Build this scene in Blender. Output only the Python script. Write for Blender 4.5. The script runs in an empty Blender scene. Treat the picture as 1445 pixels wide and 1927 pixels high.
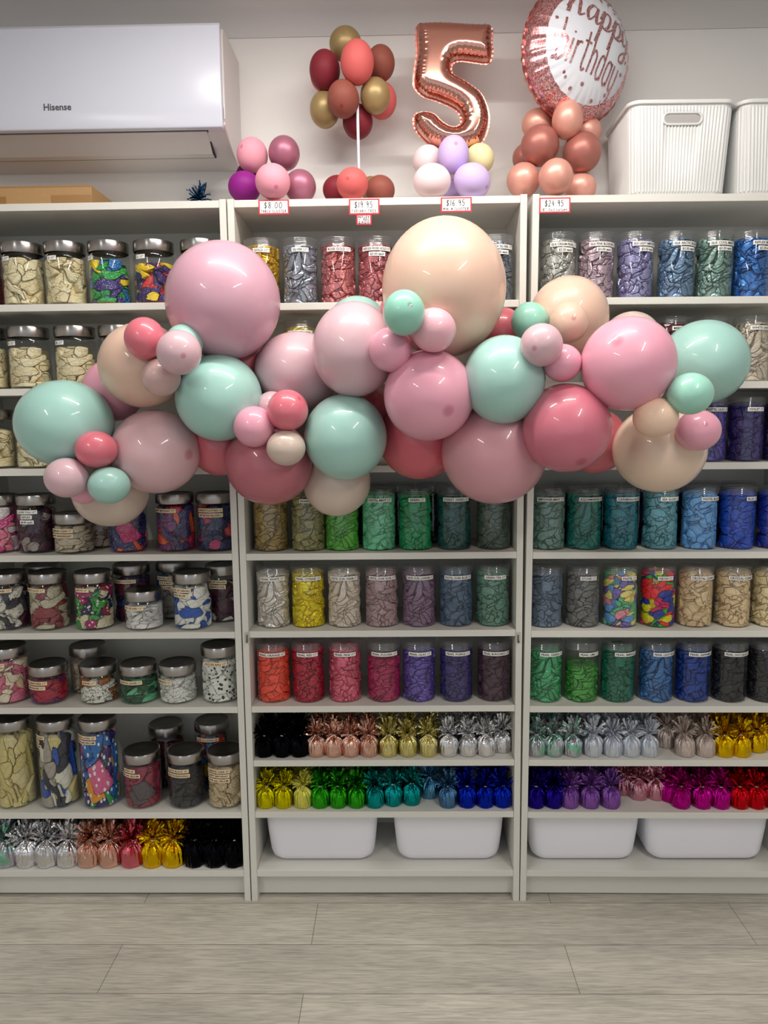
import bpy, bmesh, math, random
from math import sin, cos, pi, radians as rad
from mathutils import Vector, Matrix, noise, geometry
C = bpy.context.scene.collection
random.seed(7)

# ------------------------------------------------------------------ camera
IW, IH, FPX = 1445, 1927, 1400.0
PITCH, YAW, ROLL = -0.1226, -0.01723, -0.01143
CAM = Vector((0.0457, -2.0677, 1.4286))
_cp, _sp, _cy, _sy = cos(PITCH), sin(PITCH), cos(YAW), sin(YAW)
FW = Vector((_sy*_cp, _cy*_cp, _sp)); _r = Vector((_cy, -_sy, 0)); _u = _r.cross(FW)
RT = _r*cos(ROLL)+_u*sin(ROLL); UP = _u*cos(ROLL)-_r*sin(ROLL)
cd = bpy.data.cameras.new('camera'); cam = bpy.data.objects.new('camera', cd); C.objects.link(cam)
cd.sensor_fit = 'VERTICAL'; cd.sensor_height = 36; cd.lens = FPX/IH*36; cd.clip_start = .05
m = Matrix((RT, UP, -FW)).transposed().to_4x4(); m.translation = CAM; cam.matrix_world = m
bpy.context.scene.camera = cam
def ray(px, py): return FW + RT*((px-IW/2)/FPX) - UP*((py-IH/2)/FPX)
def P(px, py, Y):
    d = ray(px, py); return CAM + d*((Y-CAM.y)/d.y)
def depth(p): return (p-CAM).dot(FW)

# ------------------------------------------------------------------ world, lamps, exposure
sc = bpy.context.scene
sc.view_settings.view_transform = 'Standard'; sc.view_settings.look = 'None'
sc.view_settings.gamma = 1; sc.view_settings.use_curve_mapping = False
sc.view_settings.exposure = 0.22
w = bpy.data.worlds.new('world'); sc.world = w; w.use_nodes = True
w.node_tree.nodes['Background'].inputs[0].default_value = (.86, .93, 1, 1)
w.node_tree.nodes['Background'].inputs[1].default_value = .62
CEIL = 2.665
LAMPS = [  # (name, x, y, length, along_x, watts)
    ('near', 0.05, -.64, 1.35, True, 20),
    ('right', 1.15, -1.95, 1.2, False, 17),
    ('left', -1.5, -2.6, 1.2, False, 17),  # added lamp, evens out the light from the left
]

# ------------------------------------------------------------------ materials
def lin(c):
    return tuple(((v/255)/12.92 if v/255 <= .04045 else ((v/255+.055)/1.055)**2.4) for v in c)+(1,)
MC = {}
def setp(b, **k):
    for n, v in k.items():
        b.inputs[n.replace('_', ' ')].default_value = v
def pm(name, col, rough=.5, metal=0, spec=.5, coat=0, bump=None, emis=0, var=0):
    key = (name, col, rough, metal, spec, coat, bump, emis, var)
    if key in MC: return MC[key]
    mt = bpy.data.materials.new(name); mt.use_nodes = True
    nt = mt.node_tree; b = nt.nodes['Principled BSDF']
    setp(b, Base_Color=lin(col), Roughness=rough, Metallic=metal, Specular_IOR_Level=spec, Coat_Weight=coat)
    b.inputs['Coat Roughness'].default_value = .08
    tc = nt.nodes.new('ShaderNodeTexCoord')
    if emis:
        b.inputs['Emission Color'].default_value = (1, .97, .92, 1); b.inputs['Emission Strength'].default_value = emis
    if bump:
        sx, sy, sz, st = bump
        mp = nt.nodes.new('ShaderNodeMapping'); mp.inputs['Scale'].default_value = (sx, sy, sz)
        n = nt.nodes.new('ShaderNodeTexNoise'); n.inputs['Scale'].default_value = 1; n.inputs['Detail'].default_value = 3
        bp = nt.nodes.new('ShaderNodeBump'); bp.inputs['Strength'].default_value = st; bp.inputs['Distance'].default_value = .004
        nt.links.new(tc.outputs['Object'], mp.inputs[0]); nt.links.new(mp.outputs[0], n.inputs['Vector'])
        nt.links.new(n.outputs[0], bp.inputs['Height']); nt.links.new(bp.outputs[0], b.inputs['Normal'])
        if var:
            r = nt.nodes.new('ShaderNodeMapRange'); r.inputs['To Min'].default_value = 1-var; r.inputs['To Max'].default_value = 1+var*.4
            mx = nt.nodes.new('ShaderNodeMix'); mx.data_type = 'RGBA'; mx.blend_type = 'MULTIPLY'; mx.inputs[0].default_value = 1
            mx.inputs[6].default_value = lin(col)
            nt.links.new(n.outputs[0], r.inputs[0]); nt.links.new(r.outputs[0], mx.inputs[7]); nt.links.new(mx.outputs[2], b.inputs['Base Color'])
    MC[key] = mt; return mt
def glassy(name, tint=(.95, .97, .96), lo=.05, hi=.75, rough=.03, haze=0.0):
    if name in MC: return MC[name]
    mt = bpy.data.materials.new(name); mt.use_nodes = True; nt = mt.node_tree; nt.nodes.clear()
    o = nt.nodes.new('ShaderNodeOutputMaterial'); t = nt.nodes.new('ShaderNodeBsdfTransparent'); t.inputs[0].default_value = tint+(1,)
    g = nt.nodes.new('ShaderNodeBsdfGlossy'); g.inputs['Roughness'].default_value = rough; g.inputs[0].default_value = (.95, .95, .95, 1)
    lw = nt.nodes.new('ShaderNodeLayerWeight'); lw.inputs[0].default_value = .5
    pw = nt.nodes.new('ShaderNodeMath'); pw.operation = 'POWER'; pw.inputs[1].default_value = 4
    mr = nt.nodes.new('ShaderNodeMapRange'); mr.inputs['To Min'].default_value = lo; mr.inputs['To Max'].default_value = hi
    mx = nt.nodes.new('ShaderNodeMixShader')
    L = nt.links.new
    L(lw.outputs['Facing'], pw.inputs[0]); L(pw.outputs[0], mr.inputs[0]); L(mr.outputs[0], mx.inputs[0])
    L(t.outputs[0], mx.inputs[1]); L(g.outputs[0], mx.inputs[2])
    if haze:
        d = nt.nodes.new('ShaderNodeBsdfDiffuse'); d.inputs[0].default_value = (.8, .82, .84, 1)
        m2 = nt.nodes.new('ShaderNodeMixShader'); m2.inputs[0].default_value = haze
        L(mx.outputs[0], m2.inputs[1]); L(d.outputs[0], m2.inputs[2]); L(m2.outputs[0], o.inputs[0])
    else: L(mx.outputs[0], o.inputs[0])
    MC[name] = mt; return mt
GLASS = glassy('jar_glass', (.93, .95, .94), .05, .8)
PLASTIC = glassy('clear_plastic', (.96, .965, .97), .05, .6, .06)
PLID = glassy('clear_plastic_lid', (.93, .94, .95), .10, .6, .08, .05)

def latex(col, spot=False, pearl=False, matt=False):
    key = ('latex', col, spot, pearl, matt)
    if key in MC: return MC[key]
    mt = bpy.data.materials.new('balloon_latex'); mt.use_nodes = True
    nt = mt.node_tree; b = nt.nodes['Principled BSDF']
    setp(b, Base_Color=lin(col), Roughness=.4 if pearl else .38, Metallic=.35 if pearl else 0, Specular_IOR_Level=.4, Coat_Weight=.0 if pearl or matt else .55)
    if matt: setp(b, Roughness=.55, Specular_IOR_Level=.25)
    b.inputs['Coat Roughness'].default_value = .05
    if not pearl:
        setp(b, Subsurface_Weight=.0)
    if spot:   # the thick dimple at the crown of an inflated balloon
        tc = nt.nodes.new('ShaderNodeTexCoord'); sp = nt.nodes.new('ShaderNodeSeparateXYZ')
        r = nt.nodes.new('ShaderNodeMapRange'); r.inputs[1].default_value = .986; r.inputs[2].default_value = .998
        mx = nt.nodes.new('ShaderNodeMix'); mx.data_type = 'RGBA'
        c = lin(col); mx.inputs[6].default_value = c; mx.inputs[7].default_value = (c[0]*.78, c[1]*.55, c[2]*.62, 1)
        nt.links.new(tc.outputs['Object'], sp.inputs[0]); nt.links.new(sp.outputs[2], r.inputs[0])
        nt.links.new(r.outputs[0], mx.inputs[0]); nt.links.new(mx.outputs[2], b.inputs['Base Color'])
    MC[key] = mt; return mt

def crumple_mat(cols, pearl=False, spots=None, satin=.45):
    """folded latex; several colours follow the folds (attribute 'fold'), spots are printed dots"""
    key = ('cr', tuple(cols), pearl, spots)
    if key in MC: return MC[key]
    mt = bpy.data.materials.new('folded_latex'); mt.use_nodes = True
    nt = mt.node_tree; b = nt.nodes['Principled BSDF']; L = nt.links.new
    setp(b, Roughness=.3 if pearl else satin, Metallic=.6 if pearl else 0, Specular_IOR_Level=.45)
    at = nt.nodes.new('ShaderNodeAttribute'); at.attribute_name = 'fold'
    cr = nt.nodes.new('ShaderNodeValToRGB'); cr.color_ramp.interpolation = 'CONSTANT'
    el = cr.color_ramp.elements
    while len(el) > 1: el.remove(el[-1])
    el[0].position = 0; el[0].color = lin(cols[0])
    n = len(cols)
    if n == 1:
        cr.color_ramp.interpolation = 'LINEAR'
        c = lin(cols[0]); el[0].color = tuple(v*.86 for v in c[:3])+(1,)
        e = el.new(1.0); e.color = tuple(min(1, v*1.12) for v in c[:3])+(1,)
    for i in range(1, n):
        e = el.new(i/n); e.color = lin(cols[i])
    L(at.outputs['Fac'], cr.inputs[0]); out = cr.outputs[0]
    tc = nt.nodes.new('ShaderNodeTexCoord')
    if spots:
        col, scale, size = spots
        v = nt.nodes.new('ShaderNodeTexVoronoi'); v.inputs['Scale'].default_value = scale
        lt = nt.nodes.new('ShaderNodeMath'); lt.operation = 'LESS_THAN'; lt.inputs[1].default_value = size
        mx = nt.nodes.new('ShaderNodeMix'); mx.data_type = 'RGBA'; mx.inputs[7].default_value = lin(col)
        L(tc.outputs['Object'], v.inputs['Vector']); L(v.outputs['Distance'], lt.inputs[0])
        L(lt.outputs[0], mx.inputs[0]); L(out, mx.inputs[6]); out = mx.outputs[2]
    L(out, b.inputs['Base Color'])
    nz = nt.nodes.new('ShaderNodeTexNoise'); nz.inputs['Scale'].default_value = 90; nz.inputs['Detail'].default_value = 2
    bp = nt.nodes.new('ShaderNodeBump'); bp.inputs['Strength'].default_value = .3; bp.inputs['Distance'].default_value = .002
    L(tc.outputs['Object'], nz.inputs['Vector']); L(nz.outputs[0], bp.inputs['Height'])
    n2 = nt.nodes.new('ShaderNodeTexNoise'); n2.inputs['Scale'].default_value = 28; L(tc.outputs['Object'], n2.inputs['Vector'])
    va = nt.nodes.new('ShaderNodeVectorMath'); va.operation = 'MULTIPLY_ADD'; va.inputs[1].default_value = (.055, .055, .045)
    L(n2.outputs['Color'], va.inputs[0]); L(tc.outputs['Object'], va.inputs[2])
    mp = nt.nodes.new('ShaderNodeMapping'); mp.inputs['Rotation'].default_value = (.5, .4, 0); mp.inputs['Scale'].default_value = (36, 36, 66); L(va.outputs[0], mp.inputs[0])
    ve = nt.nodes.new('ShaderNodeTexVoronoi'); ve.feature = 'DISTANCE_TO_EDGE'; ve.inputs['Scale'].default_value = 1; L(mp.outputs[0], ve.inputs['Vector'])
    mr = nt.nodes.new('ShaderNodeMapRange'); mr.inputs[2].default_value = .07; mr.interpolation_type = 'SMOOTHSTEP'; L(ve.outputs['Distance'], mr.inputs[0])
    b2 = nt.nodes.new('ShaderNodeBump'); b2.inputs['Strength'].default_value = .7; b2.inputs['Distance'].default_value = .0018
    L(mr.outputs[0], b2.inputs['Height']); L(bp.outputs[0], b2.inputs['Normal']); L(b2.outputs[0], b.inputs['Normal'])
    MC[key] = mt; return mt
def foil(col, rough=.22, metal=1.0, irid=False):
    key = ('foil', col, rough, metal, irid)
    if key in MC: return MC[key]
    mt = bpy.data.materials.new('crinkled_foil'); mt.use_nodes = True
    nt = mt.node_tree; b = nt.nodes['Principled BSDF']; L = nt.links.new
    setp(b, Base_Color=lin(col), Roughness=rough, Metallic=metal)
    tc = nt.nodes.new('ShaderNodeTexCoord'); mp = nt.nodes.new('ShaderNodeMapping'); mp.inputs['Scale'].default_value = (150, 150, 60)
    nz = nt.nodes.new('ShaderNodeTexNoise'); nz.inputs['Scale'].default_value = 1; nz.inputs['Detail'].default_value = 2
    bp = nt.nodes.new('ShaderNodeBump'); bp.inputs['Strength'].default_value = .9; bp.inputs['Distance'].default_value = .004
    L(tc.outputs['Object'], mp.inputs[0]); L(mp.outputs[0], nz.inputs['Vector']); L(nz.outputs[0], bp.inputs['Height']); L(bp.outputs[0], b.inputs['Normal'])
    if irid:
        n2 = nt.nodes.new('ShaderNodeTexNoise'); n2.inputs['Scale'].default_value = 45
        cr = nt.nodes.new('ShaderNodeValToRGB'); el = cr.color_ramp.elements
        el[0].position = .38; el[0].color = lin((150, 215, 190)); el[1].position = .62; el[1].color = lin((215, 205, 220))
        e = el.new(.5); e.color = lin((190, 205, 205))
        L(tc.outputs['Object'], n2.inputs['Vector']); L(n2.outputs[0], cr.inputs[0]); L(cr.outputs[0], b.inputs['Base Color'])
        b.inputs['Alpha'].default_value = .85
    MC[key] = mt; return mt

WALL = pm('wall_paint', (238, 235, 232), .8, bump=(7, 7, 7, .15))
CEILM = pm('ceiling_paint', (216, 212, 210), .85, bump=(9, 9, 9, .1))
WHITE = pm('white_board', (222, 220, 212), .42, bump=(60, 60, 4, .12), var=.03)
WHITEH = pm('white_shelf_board', (222, 220, 212), .42, bump=(4, 60, 60, .12), var=.03)
ACW = pm('ac_gloss_plastic', (208, 210, 223), .2, spec=.35)
ACB = pm('ac_plastic', (212, 206, 205), .4)
DARK = pm('dark_gap', (28, 28, 28), .6)
TUB = pm('white_tub_plastic', (238, 238, 246), .35)
BASK = pm('white_basket_plastic', (228, 228, 227), .4)
INK = pm('black_ink', (22, 20, 22), .6)
PAPER = pm('label_paper', (246, 244, 238), .55)
WARMLITP = pm('warm_lit_label_paper', (240, 216, 178), .55)  # label paper with the peach tint of the light painted in
REDP = pm('red_card', (214, 40, 56), .5)
STEEL = pm('brushed_steel', (178, 174, 172), .3, 1)
_n = STEEL.node_tree; _b = _n.nodes['Principled BSDF']; _b.inputs['Anisotropic'].default_value = .8; _b.inputs['Anisotropic Rotation'].default_value = .25
_t = _n.nodes.new('ShaderNodeTangent'); _t.direction_type = 'RADIAL'; _t.axis = 'Z'; _n.links.new(_t.outputs[0], _b.inputs['Tangent'])
STEELSHADE = pm('brushed_steel_dark_reflection', (96, 92, 88), .34, 1, bump=(300, 300, 3, .1))  # lid top darkened: reflection of the shelf underside put into the colour

# ------------------------------------------------------------------ mesh builder
class MB:
    def __init__(s): s.v = []; s.f = []; s.mi = []; s.attr = []
    def add(s, vs, fs, mi=0, attr=0.0):
        o = len(s.v); s.v += [tuple(v) for v in vs]
        for f in fs: s.f.append([i+o for i in f]); s.mi.append(mi); s.attr.append(attr)
        return s
    def box(s, x0, x1, y0, y1, z0, z1, mi=0):
        v = [(x, y, z) for z in (z0, z1) for y in (y0, y1) for x in (x0, x1)]
        return s.add(v, [(0, 2, 3, 1), (4, 5, 7, 6), (0, 1, 5, 4), (2, 6, 7, 3), (0, 4, 6, 2), (1, 3, 7, 5)], mi)
    def lathe(s, prof, n=40, mi=0, fn=None):
        vs = []; fs = []
        for r, z in prof:
            for i in range(n):
                a = 2*pi*i/n; q = r*(fn(a, z) if fn else 1); vs.append((q*cos(a), q*sin(a), z))
        for j in range(len(prof)-1):
            for i in range(n):
                k = (i+1) % n; fs.append((j*n+i, j*n+k, (j+1)*n+k, (j+1)*n+i))
        return s.add(vs, fs, mi)
    def loft(s, loops, cap0=True, cap1=True, mi=0, closed=True):
        n = len(loops[0]); vs = [p for l in loops for p in l]; fs = []
        for j in range(len(loops)-1):
            for i in range(n if closed else n-1):
                k = (i+1) % n; fs.append((j*n+i, j*n+k, (j+1)*n+k, (j+1)*n+i))
        if cap0: fs.append(tuple(range(n-1, -1, -1)))
        if cap1: fs.append(tuple((len(loops)-1)*n+i for i in range(n)))
        return s.add(vs, fs, mi)
    def tube(s, pts, r, n=8, mi=0, cap=True):
        pts = [Vector(p) for p in pts]; loops = []
        for i, p in enumerate(pts):
            t = (pts[min(i+1, len(pts)-1)]-pts[max(i-1, 0)]).normalized()
            a = t.orthogonal().normalized() if i == 0 else (pa - t*pa.dot(t)).normalized()
            pa = a; b = t.cross(a); rr = r[i] if isinstance(r, (list, tuple)) else r
            loops.append([p+(a*cos(2*pi*k/n)+b*sin(2*pi*k/n))*rr for k in range(n)])
        return s.loft(loops, cap, cap, mi)
    def mesh(s, name, mats, smooth=True, ang=40):
        me = bpy.data.meshes.new(name); me.from_pydata(s.v, [], s.f); me.validate()
        for mm in mats: me.materials.append(mm)
        if len(me.polygons) == len(s.mi):
            me.polygons.foreach_set('material_index', s.mi)
        if smooth:
            me.polygons.foreach_set('use_smooth', [True]*len(me.polygons))
            if ang < 180: me.set_sharp_from_angle(angle=rad(ang))
        me.update(); return me
    def build(s, name, mats, parent=None, smooth=True, ang=40, loc=None):
        if not isinstance(mats, (list, tuple)): mats = [mats]
        return link(name, s.mesh(name, mats, smooth, ang), parent, loc)
def link(name, me, parent=None, loc=None, mat=None):
    o = bpy.data.objects.new(name, me); C.objects.link(o)
    if parent: o.parent = parent
    if loc is not None: o.location = loc
    if mat is not None: setmat(o, mat)
    return o
def setmat(o, mat, i=0):
    o.material_slots[i].link = 'OBJECT'; o.material_slots[i].material = mat
def tag(o, label=None, cat=None, group=None, kind=None):
    if label: o['label'] = label
    if cat: o['category'] = cat
    if group: o['group'] = group
    if kind: o['kind'] = kind
    return o
def thing(name, loc, label, cat, group=None, rot=None):
    o = bpy.data.objects.new(name, None); C.objects.link(o); o.location = loc; o.empty_display_size = .05
    if rot: o.rotation_euler = rot
    return tag(o, label, cat, group)
def bevel(o, w=.0012, n=2):
    md = o.modifiers.new('bevel', 'BEVEL'); md.width = w; md.segments = n; md.limit_method = 'ANGLE'; md.angle_limit = rad(50); return o
def rrect(hx, hy, r, z, n=6, cx=0, cy=0):
    out = []
    for k, (sx, sy) in enumerate(((1, 1), (-1, 1), (-1, -1), (1, -1))):
        for i in range(n+1):
            a = pi/2*k+pi/2*i/n; out.append((cx+sx*(hx-r)+r*cos(a), cy+sy*(hy-r)+r*sin(a), z))
    return out

# text
_tc = {}
def text_geo(s, size, off=.011):
    key = s
    if key not in _tc:
        cu = bpy.data.curves.new('t', 'FONT'); cu.body = s; cu.size = 1; cu.resolution_u = 2; cu.offset = off*2
        ob = bpy.data.objects.new('t', cu); C.objects.link(ob)
        dg = bpy.context.evaluated_depsgraph_get(); me = ob.evaluated_get(dg).to_mesh()
        vs = [tuple(v.co) for v in me.vertices]; fs = [tuple(p.vertices) for p in me.polygons]
        bpy.data.objects.remove(ob); bpy.data.curves.remove(cu)
        xs = [v[0] for v in vs]; cx = (min(xs)+max(xs))/2
        ys = [v[1] for v in vs]
        _tc[key] = ([(v[0]-cx, v[1]-.35) for v in vs], fs, max(xs)-min(xs))
    v, f, wd = _tc[key]
    return [(a*size, b*size) for a, b in v], f, wd*size
def ribbon(pts, wd, sub=1):
    """flat 2D ribbon along pts -> verts, faces ; wd number or list"""
    vs = []; fs = []
    for i, p in enumerate(pts):
        a = pts[max(i-1, 0)]; b = pts[min(i+1, len(pts)-1)]
        dx, dy = b[0]-a[0], b[1]-a[1]; l = math.hypot(dx, dy) or 1
        h = (wd[i] if isinstance(wd, list) else wd)/2
        vs += [(p[0]-dy/l*h, p[1]+dx/l*h), (p[0]+dy/l*h, p[1]-dx/l*h)]
    for i in range(len(pts)-1): fs.append((2*i, 2*i+1, 2*i+3, 2*i+2))
    return vs, fs
def cr(pts, n=6):
    """catmull-rom through 2D/3D points"""
    out = []; q = [pts[0]]+list(pts)+[pts[-1]]
    for i in range(1, len(q)-2):
        for k in range(n):
            t = k/n
            out.append(tuple(.5*((2*b)+(c-a)*t+(2*a-5*b+4*c-d)*t*t+(3*b-a-3*c+d)*t**3) for a, b, c, d in zip(q[i-1], q[i], q[i+1], q[i+2])))
    out.append(tuple(pts[-1])); return out

# ------------------------------------------------------------------ setting
def struct(name, mb, mat, **k): return tag(mb.build(name, mat, **k), kind='structure')
XL, XR, YF, YB = -3.4, 3.4, -5.5, .285
def floor_mat():
    mt = bpy.data.materials.new('grey_oak_planks'); mt.use_nodes = True; nt = mt.node_tree; b = nt.nodes['Principled BSDF']; L = nt.links.new
    N = nt.nodes.new
    tc = N('ShaderNodeTexCoord')
    mp = N('ShaderNodeMapping'); mp.inputs['Location'].default_value = (.2+1.215*4, .01+.1765*40, 0)
    L(tc.outputs['Object'], mp.inputs[0])
    br = N('ShaderNodeTexBrick'); br.offset = .43; br.inputs['Scale'].default_value = 1
    br.inputs['Brick Width'].default_value = 1.215; br.inputs['Row Height'].default_value = .1765; br.inputs['Mortar Size'].default_value = .0011
    br.inputs['Mortar Smooth'].default_value = .4; br.inputs['Bias'].default_value = 0
    br.inputs['Color1'].default_value = lin((204, 199, 186)); br.inputs['Color2'].default_value = lin((188, 183, 172)); br.inputs['Mortar'].default_value = lin((122, 116, 108))
    br.offset_frequency = 2
    L(mp.outputs[0], br.inputs['Vector'])
    # grain, stretched along the plank
    g = N('ShaderNodeMapping'); g.inputs['Scale'].default_value = (5, 75, 1); L(tc.outputs['Object'], g.inputs[0])
    n1 = N('ShaderNodeTexNoise'); n1.inputs['Scale'].default_value = 1; n1.inputs['Detail'].default_value = 6; n1.inputs['Distortion'].default_value = 1.6; L(g.outputs[0], n1.inputs['Vector'])
    g2 = N('ShaderNodeMapping'); g2.inputs['Scale'].default_value = (14, 260, 1); L(tc.outputs['Object'], g2.inputs[0])
    n2 = N('ShaderNodeTexNoise'); n2.inputs['Scale'].default_value = 1; n2.inputs['Detail'].default_value = 3; n2.inputs['Distortion'].default_value = .6; L(g2.outputs[0], n2.inputs['Vector'])
    n3 = N('ShaderNodeTexNoise'); n3.inputs['Scale'].default_value = 4; n3.inputs['Detail'].default_value = 3
    g3 = N('ShaderNodeMapping'); g3.inputs['Scale'].default_value = (.6, 2.5, 1); L(tc.outputs['Object'], g3.inputs[0]); L(g3.outputs[0], n3.inputs['Vector'])
    def rng(src, a, b_, lo, hi):
        r = N('ShaderNodeMapRange'); r.inputs[1].default_value = a; r.inputs[2].default_value = b_; r.inputs[3].default_value = lo; r.inputs[4].default_value = hi; L(src, r.inputs[0]); return r.outputs[0]
    a = rng(n1.outputs[0], .35, .65, .86, 1.06); c = rng(n2.outputs[0], .38, .55, .80, 1.03); d = rng(n3.outputs[0], .3, .7, .84, 1.08)
    m1 = N('ShaderNodeMath'); m1.operation = 'MULTIPLY'; L(a, m1.inputs[0]); L(c, m1.inputs[1])
    m2 = N('ShaderNodeMath'); m2.operation = 'MULTIPLY'; L(m1.outputs[0], m2.inputs[0]); L(d, m2.inputs[1])
    mx = N('ShaderNodeMix'); mx.data_type = 'RGBA'; mx.blend_type = 'MULTIPLY'; mx.inputs[0].default_value = 1
    L(br.outputs['Color'], mx.inputs[6]); L(m2.outputs[0], mx.inputs[7]); L(mx.outputs[2], b.inputs['Base Color'])
    bp = N('ShaderNodeBump'); bp.inputs['Strength'].default_value = .25; bp.inputs['Distance'].default_value = .002; L(m2.outputs[0], bp.inputs['Height']); L(bp.outputs[0], b.inputs['Normal'])
    setp(b, Roughness=.5, Specular_IOR_Level=.35)
    return mt
struct('floor', MB().box(XL, XR, YF, YB+.1, -.05, 0), floor_mat(), smooth=False)
struct('wall_back', MB().box(XL, XR, YB, YB+.1, 0, CEIL), WALL, smooth=False)
struct('wall_left', MB().box(XL-.1, XL, YF, YB+.1, -.05, CEIL), WALL, smooth=False)
struct('wall_right', MB().box(XR, XR+.1, YF, YB+.1, -.05, CEIL), WALL, smooth=False)
struct('ceiling', MB().box(XL-.1, XR+.1, YF, YB+.1, CEIL, CEIL+.05), CEILM, smooth=False)
cv = [(YB+.001, 2.556), (YB-.004, 2.556)]+[(YB-.11+.106*cos(a), CEIL-.105+.105*sin(a)) for a in [rad(x) for x in (4, 18, 32, 46, 60, 74, 86)]]+[(YB-.114, CEIL+.001), (YB+.001, CEIL+.001)]
struct('trim_1', MB().loft([[(x, y, z) for y, z in cv] for x in (XL, XR)]), CEILM, ang=30)

# lamps: batten fixtures (the left one added for balance), the lit tube is the light
for nm, x, y, ln, ax, wt in LAMPS:
    t = thing('ceiling_light', (x, y, CEIL), {'near': 'long white batten light on the ceiling close to the shelves', 'right': 'white batten light on the ceiling right of the viewer', 'left': 'added balancing light, shaped as a ceiling batten, left behind the viewer'}[nm], 'ceiling light', rot=(0, 0, 0 if ax else pi/2))
    h = ln/2
    MB().box(-h-.03, h+.03, -.035, .035, -.022, 0).build('housing', pm('lamp_housing', (235, 235, 235), .5), t, smooth=False)
    MB().tube([(-h, 0, -.034), (h, 0, -.034)], .011, 12).build('tube', pm('lit_tube', (255, 255, 255), .5, emis=6), t)
    ld = bpy.data.lights.new('tube_light', 'AREA'); ld.shape = 'RECTANGLE'; ld.size = ln; ld.size_y = .035; ld.energy = wt; ld.color = (1, .955, .89)
    lo = bpy.data.objects.new('tube_light', ld); C.objects.link(lo); lo.parent = t; lo.location = (0, 0, -.048)

# ------------------------------------------------------------------ bookcases
TILT = .006
DEP = .28
def shelf_z(case, i): return CASES[case]['z'][i]
CASES = {
 'left':   dict(x=-.8035, tilt=0, z=dict(top=2.017, s1=1.754, s2=1.527, s3=1.304, s4=1.059, s5=.831, s6=.607, s8=.282, s9=.098)),
 'centre': dict(x=0, tilt=0, z=dict(top=2.017, s1=1.748, s2=1.527, s3=1.304, s4=1.058, s5=.832, s6=.608, s7=.443, s8=.283, s9=.098)),
 'right':  dict(x=.8025, tilt=TILT, z=dict(top=2.016, s1=1.752, s2=1.527, s3=1.306, s4=1.056, s5=.828, s6=.605, s7=.442, s8=.281, s9=.098)),
}
def bookcase(name, label):
    c = CASES[name]
    t = thing('bookcase', (c['x']-.4, 0, 0), label, 'bookcase', 'white open bookcases along the wall', rot=(0, c['tilt'], 0))
    for x0 in (0, .782):
        bevel(MB().box(x0, x0+.018, 0, DEP, 0, 2.02).build('side_panel', WHITE, t, smooth=False), .0008)
    MB().box(.018, .782, DEP-.012, DEP-.006, .04, 2.0).build('back_panel', WHITE, t, smooth=False)
    MB().box(.018, .782, .032, .05, .006, .079).build('plinth', WHITEH, t, smooth=False)
    for k, z in c['z'].items():
        o = MB().box(.0185, .7815, .0 if k in ('top', 's4', 's9') else .002, DEP-.013, z-.019, z).build('shelf', WHITEH, t, smooth=False)
        bevel(o, .0008)
    return t
bookcase('left', 'white bookcase with steel-lidded glass jars, below the air conditioner')
bookcase('centre', 'white bookcase in the middle with seven-jar rows and two tubs below')
bookcase('right', 'white bookcase on the right under the ribbed baskets')
def base(case, key, X):
    c = CASES[case]; return c['z'][key] - (c['tilt']*(X-.4025) if c['tilt'] else 0)

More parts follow.
